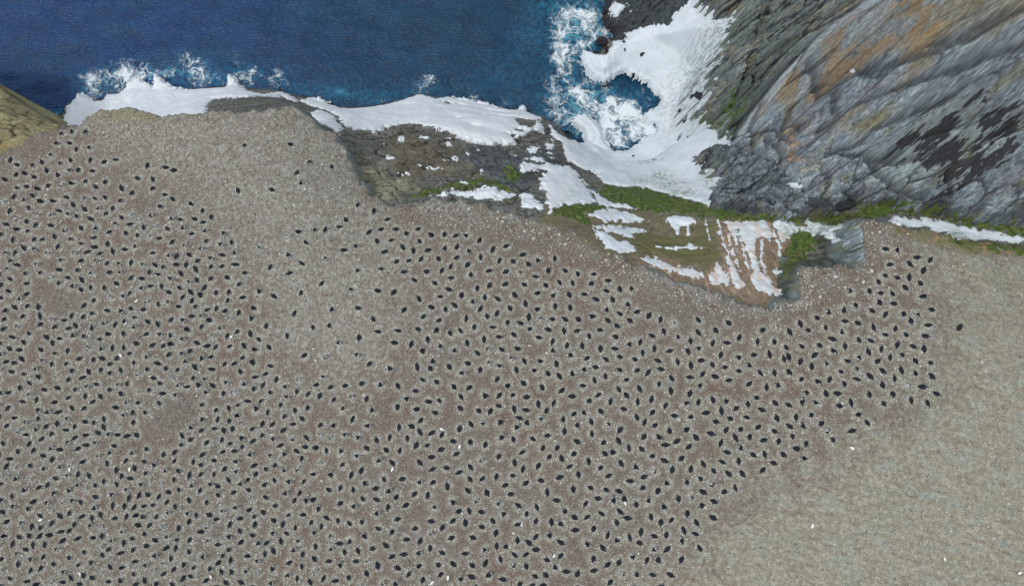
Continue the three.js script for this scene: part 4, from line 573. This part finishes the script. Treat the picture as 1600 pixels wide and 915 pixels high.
for (const [label, x, y, w, h] of [['round snow scrap on the brown ledge below the broad bank', 627, 217, 6, 4.5], ['low snow scrap left of centre on the brown ledge', 609, 245, 7.5, 3.2], ['long thin snow scrap in the middle of the brown ledge', 677, 262, 14, 2.4], ['wavy snow scrap near the foot of the brown ledge', 632, 271, 10, 3.4], ['rounded snow scrap at the right of the brown ledge', 701, 224.5, 5, 3.4], ['tiny snow scrap above the rounded one on the ledge', 701, 216, 4, 1.8], ['split snow scrap at the right end of the ledge', 711, 248, 6, 4], ['thin sloping snow scrap beside the split one on the ledge', 698, 250, 6, 2], ['faint snow scrap along the top of the brown ledge', 662, 214, 8, 2.4], ['flat snow scrap on bright moss above the long strip', 726, 286, 10, 3.2], ['narrow snow sliver below the dark slate face', 752, 268, 2.5, 5.5], ['small snow crumb left of the round scrap on the ledge', 600, 226, 3, 2], ['small snow crumb between the two long scraps on the ledge', 655, 258, 3.4, 1.6], ['snow crumb near the right end of the brown ledge', 730, 240, 3, 2], ['snow crumb at the top of the slate face', 748, 234, 3.4, 1.8], ['snow crumb beside the stacked strips, to the left', 806, 244, 3, 2], ['snow crumb between the stacked strips and the ledge', 800, 232, 4, 1.8], ['white snow pocket among the dark layers at the cliff foot', 1243, 290, 12, 5.5]]) {
  const r = rng(Math.round(x * 7 + y)), a = []; for (let i = 0; i < 14; i++) { const t = i / 14 * Math.PI * 2, k = 0.8 + 0.4 * r(); a.push(x + w * k * Math.cos(t), y + h * k * Math.sin(t) + 0.12 * w * Math.cos(t)); }
  snow(label, a, { thick: 0.35, jag: 0.06, step: 0.09 });
}

// ------------------------------------------------------------------ rock masses at the foot of the cliff
const massMat = new THREE.MeshStandardMaterial({ map: mapB, bumpMap: bumpCliff, bumpScale: 0.14, roughness: 0.9 });
for (const [label, T, px] of [['blunt blue grey rock tongue nosing onto the snow at the cliff foot', 1.5, [1095, 238, 1110, 230, 1150, 231, 1182, 246, 1215, 262, 1236, 282, 1200, 286, 1160, 281, 1132, 276, 1108, 259]], ['dark blunt rock block between the snow field and the moss band', 1.3, [1107, 313, 1112, 301, 1125, 296, 1150, 304, 1190, 313, 1216, 323, 1200, 331, 1150, 328, 1128, 325]],
  ['layered grey slab rock above the moss at the cliff foot', 1.1, [1176, 302, 1186, 290, 1225, 288, 1250, 297, 1259, 307, 1240, 315, 1206, 317, 1184, 311]], ['upright blue grey rock block in the notch beside the plateau corner', 1.6, [1317, 406, 1321, 372, 1331, 348, 1344, 346, 1349, 380, 1350, 410, 1330, 411]], ['rounded rock hump at the cliff foot below the pale slab', 1.0, [1262, 296, 1290, 280, 1330, 284, 1352, 300, 1330, 312, 1290, 318, 1266, 310]]]) {
  const f0 = sdf(pairs(px).map(([u, v]) => onGround(u, v))), b = f0.box, f = table(f0, b[0] - 2, b[1] + 2, b[2] - 2, b[3] + 2, 0.12), geo = relief(axis(b[0] - 0.8, b[1] + 0.8, 0.09), axis(b[2] - 0.8, b[3] + 0.8, 0.09), (x, z) => {
    const d = f(x, z) + 0.12 * n2(x * 1.2, z * 1.2) + 0.06 * n2b(x * 3, z * 3); if (d < -0.45) return null;
    const g = ground(x, z), q = z * 1.2 - x * 0.15 + 0.4 * n2(x * 0.4, z * 0.4), B = blocks(x * 0.45 + 3, q * 1.1), s1 = B[1], j1 = sst(0.12, 0, B[0]), C = blocks(x * 1.3, q * 2.6);
    return d < 0 ? g + d * 3 - 0.02 : g + T * (1 - Math.exp(-d / 0.45)) + sst(0, 0.6, d) * (0.5 * s1 - 0.3 * j1 + 0.16 * C[1] - 0.08 * sst(0.14, 0, C[0]) + 0.1 * fbm(x * 1.6, z * 1.6, 3));
  }, boxB);
  tag(put('boulder', geo, massMat), label, 'boulder');
}

// ------------------------------------------------------------------ moss
const boxM = [-20, 52, -40, -6];
const mossMap = planMap(1024, 512, boxM, (x, z, o) => {
  const f1 = fbm(x * 0.35, z * 0.5, 4), f2 = fbm(x * 1.8, z * 1.8, 4, n2b), f3 = n2(x * 5, z * 5);
  o[0] = 0.07; o[1] = 0.108; o[2] = 0.02; mix3(o, 0.14, 0.175, 0.035, sst(0.05, 0.6, f2 + 0.4 * f1)); mix3(o, 0.024, 0.036, 0.014, sst(0.1, 0.5, -f2 + 0.3 * f1) * 0.8);
  mix3(o, 0.125, 0.115, 0.05, sst(0.15, 0.5, f1) * 0.8 * sst(14, 19, x)); const k = 1 + 0.25 * f3; o[0] *= k; o[1] *= k; o[2] *= k;
});
const mossMat = new THREE.MeshStandardMaterial({ map: mossMap, bumpMap: bumpSnow, bumpScale: 0.1, roughness: 1 });
function moss(label, px, o = {}) {
  const f0 = sdf(pairs(px).map(([u, v]) => onGround(u, v))), b = f0.box, f = table(f0, b[0] - 2, b[1] + 2, b[2] - 2, b[3] + 2, 0.12), s = o.soft ?? 0.35;
  const geo = relief(axis(b[0] - 0.6, b[1] + 0.6, 0.12), axis(b[2] - 0.6, b[3] + 0.6, 0.12), (x, z) => {
    const d = f(x, z) + s * n2(x * 0.9, z * 0.9) + s * 0.6 * n2b(x * 2.6, z * 2.6) + s * 0.4 * n2(x * 6, z * 6); if (d < -0.4) return null;
    const g = ground(x, z); return d < 0 ? g + d * 1.2 - 0.01 : g + Math.min(0.05, d * 0.15) + 0.015 * Math.abs(n2(x * 2.4, z * 2.4)) + 0.012;
  }, boxM);
  return tag(put('moss', geo, mossMat), label, 'moss', null, 'stuff');
}
moss('dark green moss carpet along the gully floor below the tall cliff', [940, 288, 969, 292, 1000, 292, 1025, 298, 1056, 307, 1093, 316, 1105, 322, 1130, 325, 1200, 333, 1240, 339, 1300, 334, 1335, 330, 1345, 316, 1400, 317, 1450, 328, 1500, 338, 1600, 350, 1680, 358, 1680, 376, 1600, 368, 1540, 358, 1486, 347, 1453, 339, 1404, 334, 1380, 338, 1345, 343, 1330, 346, 1310, 351, 1290, 350, 1262, 341, 1262, 351, 1230, 348, 1206, 342, 1150, 343, 1119, 341, 1050, 332, 1010, 329, 985, 324, 950, 314, 935, 300]);
moss('green moss between the large snow patch and the leaf shaped patch', [858, 330, 876, 319, 930, 318, 950, 320, 945, 326, 915, 333, 926, 350, 950, 363, 930, 356, 905, 346, 870, 336], { soft: 0.3 });
moss('bright green moss fringe above the long flat snow strip', [640, 308, 655, 298, 690, 290, 720, 283, 745, 278, 775, 284, 790, 292, 812, 300, 805, 303, 775, 293, 757, 289, 736, 295, 705, 295, 668, 306], { soft: 0.3 });
moss('bright green moss cushion in the notch at the end of the gully', [1232, 378, 1245, 366, 1262, 352, 1272, 372, 1274, 391, 1264, 399, 1255, 408, 1242, 413, 1234, 426, 1240, 436, 1228, 426, 1219, 412, 1226, 391], { soft: 0.3 });
moss('dark moss mound between the snow field and the cliff foot', [1084, 182, 1104, 175, 1120, 188, 1132, 218, 1114, 210, 1098, 197]);
moss('dark moss hollow beside the slate face on the ledge', [788, 256, 806, 260, 819, 274, 806, 283, 794, 284, 786, 270], { soft: 0.25 });
moss('yellow green moss below the snow bank at the right edge', [1490, 378, 1545, 379, 1600, 384, 1660, 392, 1660, 400, 1590, 396, 1545, 390, 1510, 386], { soft: 0.5 });
moss('dark moss on the lower left flank of the tall cliff', [1132, 165, 1145, 140, 1150, 150, 1148, 176, 1160, 150, 1168, 146, 1160, 180, 1142, 184], { soft: 0.25 });

// ------------------------------------------------------------------ boulders lying free
function boulderGeo(seed, sx, sy, sz) {
  const g = new THREE.IcosahedronGeometry(1, 5), p = g.attributes.position;
  for (let i = 0; i < p.count; i++) { const x = p.getX(i), y = p.getY(i), z = p.getZ(i), k = 1 + 0.34 * n3(x * 0.9 + seed, y * 0.9, z * 0.9) + 0.16 * n3(x * 2.3, y * 2.3 + seed, z * 2.3) + 0.06 * n3(x * 6, y * 6, z * 6 + seed); p.setXYZ(i, x * k * sx, y * k * sy, z * k * sz); }
  g.computeVertexNormals(); return g;
}
const slate = new THREE.MeshStandardMaterial({ color: new THREE.Color().setRGB(0.05, 0.055, 0.065), roughness: 0.85, bumpMap: bumpRock, bumpScale: 0.1 });
const slab = new THREE.MeshStandardMaterial({ color: new THREE.Color().setRGB(0.13, 0.15, 0.17), roughness: 0.9, bumpMap: bumpRock, bumpScale: 0.15 });
const weedRock = new THREE.MeshStandardMaterial({ color: new THREE.Color().setRGB(0.03, 0.022, 0.03), roughness: 0.6, bumpMap: bumpRock, bumpScale: 0.1 });
for (const [label, px, py, w, h, a, m] of [['bow shaped dark rock alone in the middle of the upper snow field', 1004, 88, 7, 3.5, -30, slate], ['small dark rock on the snow just above the snow lobe', 973, 70, 2.6, 2.2, 0, slate], ['dark rock on the snow where the lobe joins the field', 975, 83, 3.4, 2.6, 0, slate], ['tiny dark stone right of the bow shaped rock on snow', 1029, 83, 2, 1.5, 0, slate],
  ['dark rock partly buried in snow near the mossy cliff foot', 1092, 153, 8, 4.5, 20, slate], ['small dark rock in snow left of the partly buried one', 1081, 154, 4, 3, 0, slate], ['lone dark stone on the snow below the partly buried rock', 1060, 176, 2.2, 1.8, 0, slate], ['dark stone on the snow beside the moss mound', 1068, 193, 2.6, 2, 0, slate], ['dark stone at the water edge of the lower snow field', 988, 247, 2, 1.6, 0, slate],
  ['large weed dark rock awash beside the snow lobe', 942, 66, 11, 7, 20, weedRock], ['narrow weed dark rock standing in water beside the lobe', 948, 80, 3.4, 7, 0, weedRock], ['low weed dark rock awash at the lobe edge', 931, 82, 8, 2.6, 15, weedRock], ['dark rock awash under the great snow lobe', 948, 134, 12, 4, -10, weedRock], ['tall dark rock at the top of the inlet shore', 951, 8, 4, 7, 0, slate], ['dark rock below the tall one in the surf', 945, 20, 4, 5, 0, weedRock],
  ['dark boulder in the gully under the lichen face', 1318, 322, 12, 5, -10, slate], ['grey boulder in the gully left of the dark boulder', 1278, 318, 14, 5, 12, slab], ['dark rock awash in the bay beside the hooked snow spit', 885, 208, 8, 6, 0, weedRock]]) {
  const [x, z] = onGround(px, py), y = Math.max(ground(x, z), SEA - 0.3), b = new THREE.Mesh(boulderGeo(px * 0.37, w / 13.5, 0.3 + Math.min(w, h) / 22, h / 13.5), m);
  b.name = named('boulder'); b.castShadow = b.receiveShadow = true; b.position.set(x, y + (m === slate && px < 1110 ? 0.55 : 0.1), z); b.rotation.y = -a * Math.PI / 180; tag(b, label, 'boulder'); scene.add(b);
}
// the single pale stone on the dark flank of the cliff
{ const [x, z] = onB(1320, 125); const b = put('boulder', boulderGeo(41, 0.2, 0.14, 0.13), new THREE.MeshStandardMaterial({ color: new THREE.Color().setRGB(0.55, 0.58, 0.6), roughness: 0.9 })); b.position.set(x, tabB(x, z) + 0.15, z); tag(b, 'small pale stone perched on the orange stained cliff face', 'boulder'); }

// ------------------------------------------------------------------ pebbles of the nests and of the open ground
{
  const r = rng(909), stones = [];
  const push = (x, z, s, c) => stones.push([x, z, s, c]);
  for (const p of penguins) {
    const n = 48 + Math.floor(r() * 26);
    for (let i = 0; i < n; i++) { const a = r() * 6.283, d = 0.2 + 0.36 * Math.pow(r(), 0.8); push(p.x + d * Math.cos(a) * 1.1, p.z + d * Math.sin(a), 0.026 + 0.042 * r() * r(), 0.3 + 0.7 * r()); }
    for (let i = 0; i < 4; i++) { const a = r() * 6.283, d = 0.22 + 0.3 * r(); push(p.x + d * Math.cos(a), p.z + d * Math.sin(a), 0.03 + 0.035 * r(), 2); }
  }
  const nRim = 60000;
  for (let i = 0; i < 300000 && stones.length < 330000; i++) {
    const x = -46 + r() * 92, z = -29 + r() * 42; if (dA(x, z) < 0.15) continue;
    const bare = sst(-1.6, 1.6, zBare(x, z)), rim = sst(-0.8, 0.6, zRim(x, z)), dome = sst(-1, 1, zDome(x, z)), clump = sst(-0.35, 0.45, fbm(x * 0.5, z * 0.5, 3));
    const want = Math.max(0.06 + 0.5 * clump + 0.5 * rim + 0.2 * dome - 0.72 * bare, bare > 0.5 ? 0.05 + 0.2 * sst(0.1, 0.5, fbm(x * 0.3 + 8, z * 0.5, 3)) : 0);
    if (r() > want) continue;
    const big = r(); push(x, z, (0.02 + 0.034 * r() + (big > 0.955 ? 0.05 : 0)) * (1 + rim * 0.7 * r()), r());
  }
  // cobbles that whiten the lips of the notch
  for (const l of [[1262, 470, 1256, 430, 1275, 418], [1352, 412, 1350, 380, 1343, 350], [1200, 478, 1236, 480, 1262, 470]]) {
    const L = pairs(l).map(([u, v]) => onA(u, v));
    for (let k = 0; k + 1 < L.length; k++) for (let i = 0; i < 60; i++) { const t = r(), x = lerp(L[k][0], L[k + 1][0], t) + (r() - 0.4) * 0.8, z = lerp(L[k][1], L[k + 1][1], t) + (r() - 0.5) * 0.7; if (dA(x, z) > -0.2) push(x, z, 0.04 + 0.05 * r(), 0.4 + 0.6 * r()); }
  }
  const sg = new THREE.IcosahedronGeometry(1, 0), im = new THREE.InstancedMesh(sg, new THREE.MeshStandardMaterial({ roughness: 0.95 }), stones.length);
  const M = new THREE.Matrix4(), Q = new THREE.Quaternion(), E = new THREE.Euler(), V = new THREE.Vector3(), S = new THREE.Vector3(), c = new THREE.Color();
  stones.forEach(([x, z, s, t], i) => {
    E.set(r() * 6, r() * 6, r() * 6); Q.setFromEuler(E); V.set(x, tabA(x, z) + s * 0.3, z); S.set(s * (0.8 + 0.6 * r()), s * (0.6 + 0.4 * r()), s * (0.8 + 0.6 * r())); M.compose(V, Q, S); im.setMatrixAt(i, M);
    const k = 0.75 + 0.5 * r(); if (t > 1.5) c.setRGB(0.58 * k, 0.58 * k, 0.54 * k); else if (t > 0.86) c.setRGB(0.52 * k, 0.51 * k, 0.45 * k); else if (t > 0.45) c.setRGB(0.31 * k, 0.285 * k, 0.235 * k); else if (t > 0.2) c.setRGB(0.235 * k, 0.205 * k, 0.175 * k); else c.setRGB(0.2 * k, 0.15 * k, 0.115 * k); im.setColorAt(i, c);
  });
  im.name = 'pebbles'; im.castShadow = im.receiveShadow = true; scene.add(im); tag(im, 'pale and brown pebbles of the nests and the open ground', 'pebbles', null, 'stuff');
}

// ------------------------------------------------------------------ penguins
// rings along the spine: x forward, y up, half width, half depth; lying on the nest, and standing
const LYING = [[-0.3, 0.05, 0.008, 0.006], [-0.265, 0.055, 0.05, 0.015], [-0.22, 0.075, 0.09, 0.045], [-0.16, 0.095, 0.122, 0.08], [-0.08, 0.11, 0.146, 0.102], [0.01, 0.117, 0.15, 0.108], [0.09, 0.12, 0.136, 0.1], [0.145, 0.125, 0.106, 0.084], [0.182, 0.133, 0.072, 0.066], [0.212, 0.141, 0.06, 0.058], [0.242, 0.145, 0.055, 0.053], [0.268, 0.142, 0.038, 0.038], [0.284, 0.139, 0.014, 0.016]];
const STANDING = [[-0.17, 0.03, 0.01, 0.006], [-0.13, 0.05, 0.055, 0.02], [-0.08, 0.085, 0.1, 0.06], [-0.035, 0.15, 0.135, 0.1], [-0.01, 0.23, 0.148, 0.118], [0.0, 0.31, 0.145, 0.116], [0.0, 0.38, 0.122, 0.1], [-0.002, 0.43, 0.088, 0.08], [0.002, 0.468, 0.064, 0.066], [0.018, 0.505, 0.058, 0.06], [0.048, 0.53, 0.054, 0.052], [0.08, 0.535, 0.036, 0.036], [0.098, 0.533, 0.013, 0.014]];
function bodyGeo(R, seg) {
  const pos = [], col = [], idx = [], B = [0.013, 0.015, 0.023], W = [0.78, 0.79, 0.78], n = R.length;
  R.forEach(([x, y, w, h], k) => {
    const p = R[Math.max(0, k - 1)], q = R[Math.min(n - 1, k + 1)], l = Math.hypot(q[0] - p[0], q[1] - p[1]), tx = (q[0] - p[0]) / l, ty = (q[1] - p[1]) / l; // the back faces (-ty, tx)
    for (let i = 0; i < seg; i++) {
      const t = i / seg * Math.PI * 2, u = Math.sin(t), v = Math.cos(t), d = v * h * (v < 0 ? 0.92 : 1); pos.push(x - ty * d, y + tx * d, u * w);
      const white = k >= 2 && k <= 7 ? v < -0.22 : k >= 8 && k <= 10 ? v < (R === STANDING ? 0.75 : 0.1) && v > -0.97 : false; col.push(...(white ? W : B));
    }
  });
  pos.push(R[0][0] - 0.005, R[0][1], 0); col.push(...B); pos.push(R[n - 1][0] + 0.008, R[n - 1][1], 0); col.push(...B);
  for (let r = 0; r + 1 < n; r++) for (let i = 0; i < seg; i++) { const a = r * seg + i, b = r * seg + (i + 1) % seg, c = a + seg, d = b + seg; idx.push(a, b, c, b, d, c); }
  for (let i = 0; i < seg; i++) { idx.push(n * seg, (i + 1) % seg, i); idx.push(n * seg + 1, (n - 1) * seg + i, (n - 1) * seg + (i + 1) % seg); }
  const g = new THREE.BufferGeometry(); g.setAttribute('position', new THREE.Float32BufferAttribute(pos, 3)); g.setAttribute('color', new THREE.Float32BufferAttribute(col, 3)); g.setIndex(idx); g.computeVertexNormals(); return g;
}
function flipperGeo(s) { // a tapering blade along the flank, held a little away from it
  const g = new THREE.SphereGeometry(1, 10, 6), p = g.attributes.position;
  for (let i = 0; i < p.count; i++) { const x = p.getX(i), y = p.getY(i), z = p.getZ(i), t = (x + 1) / 2; p.setXYZ(i, 0.02 + x * 0.115, 0.1 + y * 0.03 * (0.4 + 0.6 * t) - (1 - t) * 0.03, s * (0.138 + 0.008 * (1 - t) + z * 0.016 * s)); }
  g.computeVertexNormals(); return g;
}
const beakAt = (x, y) => new THREE.ConeGeometry(0.012, 0.06, 6).rotateZ(-Math.PI / 2).translate(x, y, 0);
const tailAt = (x, y, up) => new THREE.ConeGeometry(0.035, 0.12, 6).rotateZ(Math.PI / 2).scale(1, 0.3, 1).rotateZ(up).translate(x, y, 0);
const footAt = (x, s) => new THREE.SphereGeometry(1, 8, 5).scale(0.05, 0.014, 0.032).translate(x, 0.012, s * 0.06);
// the two poses: every piece with its name
const standFlipper = (s) => flipperGeo(s).scale(1, 1, 0.98).translate(-0.02, -0.1, 0).rotateZ(1.5).translate(-0.035, 0.27, 0);
const POSES = [
  { R: LYING, parts: [['flipper', flipperGeo(1)], ['flipper', flipperGeo(-1)], ['beak', beakAt(0.308, 0.137)], ['tail', tailAt(-0.33, 0.05, 0)], ['foot', footAt(-0.2, 1)], ['foot', footAt(-0.2, -1)]] },
  { R: STANDING, parts: [['flipper', standFlipper(1)], ['flipper', standFlipper(-1)], ['beak', beakAt(0.122, 0.531)], ['tail', tailAt(-0.2, 0.03, 0.3)], ['foot', footAt(0.02, 1)], ['foot', footAt(0.02, -1)]] }];
const feather = new THREE.MeshPhysicalMaterial({ vertexColors: true, roughness: 0.7, specularIntensity: 0.4 }), blackM = new THREE.MeshPhysicalMaterial({ specularIntensity: 0.4, color: new THREE.Color().setRGB(0.018, 0.02, 0.03), roughness: 0.6 });
const footM = new THREE.MeshStandardMaterial({ color: new THREE.Color().setRGB(0.45, 0.22, 0.17), roughness: 0.8 });
function makePenguin(pz) {
  const o = new THREE.Group(); put('body', bodyGeo(pz.R, 18), feather, o);
  for (const [name, g] of pz.parts) put(name, g, name === 'foot' ? footM : blackM, o);
  return o;
}
// lying low or half raised on the nest, or standing; no two of quite the same build
function pose(p, o) {
  const up = p.stand ? (p.u > 0.75 ? -0.15 : -0.95 + 0.55 * p.u) : 0.03 + 0.42 * p.u * p.u, s = p.size * (p.stand ? 1.08 : 1);
  o.rotation.order = 'YZX'; o.rotation.set(0, -p.head * Math.PI / 180, up);
  o.position.set(p.x, tabA(p.x, p.z) + (p.stand ? 0.02 : Math.sin(up) * 0.16 * s + 0.01), p.z); o.scale.set(s * (0.9 + 0.2 * p.v), s, s * (1.1 - 0.22 * p.v));
}
const ONES = ['', 'one', 'two', 'three', 'four', 'five', 'six', 'seven', 'eight', 'nine', 'ten', 'eleven', 'twelve', 'thirteen', 'fourteen', 'fifteen', 'sixteen', 'seventeen', 'eighteen', 'nineteen'], TENS = ['', '', 'twenty', 'thirty', 'forty', 'fifty', 'sixty', 'seventy', 'eighty', 'ninety'];
const say = (n) => n < 1 ? 'zero' : n < 20 ? ONES[n] : TENS[Math.floor(n / 10)] + (n % 10 ? '-' + ONES[n % 10] : '');
const HEADS = ['right', 'lower right', 'down', 'lower left', 'left', 'upper left', 'up', 'upper right'];
const special = [[1499, 511, 'lone black penguin on bare ground beyond the right edge of the colony'], [383, 227, 'lone penguin on a pale nest in the middle of the empty upper dome'], [456, 226, 'lone penguin near the upper right rim of the empty dome'], [1384, 389, 'topmost penguin of the right hand arm of the colony, below the small snow bank'], [1094, 857, 'lowest outlying penguin at the lower right tip of the colony'], [1340, 648, 'topmost of three outlying penguins at the lower right fringe of the colony']];
const protos = POSES.map(makePenguin), first = [true, true], usedLabel = new Set();
penguins.slice(0, NEAR).forEach((p, i) => {
  const k = p.stand ? 1 : 0, o = first[k] ? protos[k] : protos[k].clone(); first[k] = false; o.name = named('penguin'); pose(p, o);
  const [u, v] = toPhoto(p.x, tabA(p.x, p.z) + 0.1, p.z), dir = HEADS[Math.round(((p.head % 360) + 360) % 360 / 45) % 8];
  const near = special.find((s) => Math.hypot(s[0] - u, s[1] - v) < 9);
  let label = near ? near[2] : `penguin ${p.stand ? 'half upright' : 'lying'}, head ${dir}, ${say(Math.round(u / 16))} percent across and ${say(Math.round(v / 9.15))} percent down`;
  if (usedLabel.has(label)) label = label.replace('percent across', 'and a half percent across');
  usedLabel.add(label); tag(o, label, 'penguin', 'black backed penguins of the nesting colony'); scene.add(o);
});
{
  const rest = penguins.slice(NEAR), strip = (g) => { const n = g.index ? g.toNonIndexed() : g; n.deleteAttribute('uv'); return n; };
  const dye = (g, c) => { const n = strip(g), a = new Float32Array(n.attributes.position.count * 3); for (let i = 0; i < a.length; i += 3) a.set(c, i); n.setAttribute('color', new THREE.BufferAttribute(a, 3)); return n; };
  const crowd = tag(new THREE.Group(), 'dense mass of nesting penguins over the left and middle of the plateau', 'penguin colony', null, 'stuff'); crowd.name = 'penguin_colony'; scene.add(crowd);
  POSES.forEach((pz, k) => {
    const those = rest.filter((p) => (p.stand ? 1 : 0) === k), geo = mergeGeometries([strip(bodyGeo(pz.R, 14)), ...pz.parts.filter((q) => q[0] !== 'foot').map((q) => dye(q[1].clone(), [0.015, 0.017, 0.026]))]);
    const im = new THREE.InstancedMesh(geo, feather, those.length), o = new THREE.Object3D();
    those.forEach((p, i) => { pose(p, o); o.updateMatrix(); im.setMatrixAt(i, o.matrix); });
    im.name = k ? 'standing_penguins' : 'lying_penguins'; im.castShadow = im.receiveShadow = true; im.userData.kind = 'stuff'; crowd.add(im);
  });
  console.log('penguins', penguins.length, 'in mass', rest.length);
}

// ------------------------------------------------------------------ white birds
function whiteBird() {
  const o = new THREE.Group(), m = new THREE.MeshStandardMaterial({ color: new THREE.Color().setRGB(0.82, 0.82, 0.8), roughness: 0.8 });
  const prof = [[-0.2, 0.1, 0.008, 0.006], [-0.15, 0.1, 0.05, 0.03], [-0.09, 0.105, 0.09, 0.07], [0, 0.11, 0.115, 0.095], [0.08, 0.115, 0.1, 0.085], [0.13, 0.13, 0.07, 0.065], [0.165, 0.145, 0.055, 0.055], [0.2, 0.148, 0.05, 0.048], [0.225, 0.146, 0.02, 0.02]], seg = 14, pos = [], idx = [];
  prof.forEach(([x, y, w, h]) => { for (let i = 0; i < seg; i++) { const t = i / seg * Math.PI * 2; pos.push(x, y + Math.cos(t) * h, Math.sin(t) * w); } });
  for (let r = 0; r + 1 < prof.length; r++) for (let i = 0; i < seg; i++) { const a = r * seg + i, b = r * seg + (i + 1) % seg; idx.push(a, b, a + seg, b, b + seg, a + seg); }
  const g = new THREE.BufferGeometry(); g.setAttribute('position', new THREE.Float32BufferAttribute(pos, 3)); g.setIndex(idx); g.computeVertexNormals();
  put('body', g, m, o); put('beak', new THREE.ConeGeometry(0.014, 0.05, 6).rotateZ(-Math.PI / 2).translate(0.24, 0.143, 0), new THREE.MeshStandardMaterial({ color: new THREE.Color().setRGB(0.3, 0.24, 0.18), roughness: 0.7 }), o);
  const leg = new THREE.MeshStandardMaterial({ color: new THREE.Color().setRGB(0.1, 0.1, 0.11), roughness: 0.7 });
  for (const s of [1, -1]) put('leg', new THREE.CylinderGeometry(0.008, 0.008, 0.06, 6).translate(0, 0.03, s * 0.04), leg, o);
  return o;
}
{
  const bird = whiteBird(), r = rng(31);
  [[1270, 821, 'white bird on open bare ground below the colony tip'], [1477, 873, 'white bird on bare ground near the bottom, left of the corner bird'], [1594, 895, 'white bird in the very bottom right corner'], [1332, 700, 'white bird on bare ground just off the lower right fringe'], [613, 733, 'white bird among penguins low in the middle, on a reddish patch'], [718, 698, 'white bird beside a penguin right of the reddish patch'], [690, 670, 'small white bird above the one beside a penguin, left of centre'], [815, 819, 'white bird among penguins, lower middle of the colony'], [977, 785, 'white bird among penguins, lower right of centre'], [866, 868, 'white bird near the bottom, right of the reddish bare spot'], [675, 910, 'white bird at the bottom edge, left of the middle'], [700, 902, 'white bird at the bottom edge, nearest the middle'], [63, 812, 'large white bird near the lower left corner'], [124, 896, 'white bird at the bottom edge near the left corner'], [329, 901, 'white bird at the bottom edge, left third'], [108, 733, 'white bird in the lower left of the colony'], [202, 733, 'white bird right of another in the lower left colony'], [188, 555, 'white bird in the dense left of the colony, halfway down'], [196, 504, 'white bird above another in the dense left colony'], [213, 470, 'topmost white bird in the dense left colony'], [361, 526, 'white bird at the right margin of the dense left colony']]
    .forEach(([px, py, label], i) => { const o = i ? bird.clone() : bird, [x, z] = onA(px, py); o.name = named('white_bird'); o.position.set(x, tabA(x, z) + 0.01, z); o.rotation.y = r() * 6.28; o.scale.setScalar(0.72 + 0.25 * r()); tag(o, label, 'bird', 'white birds scattered over the plateau'); scene.add(o); });
}

renderer.render(scene, camera);
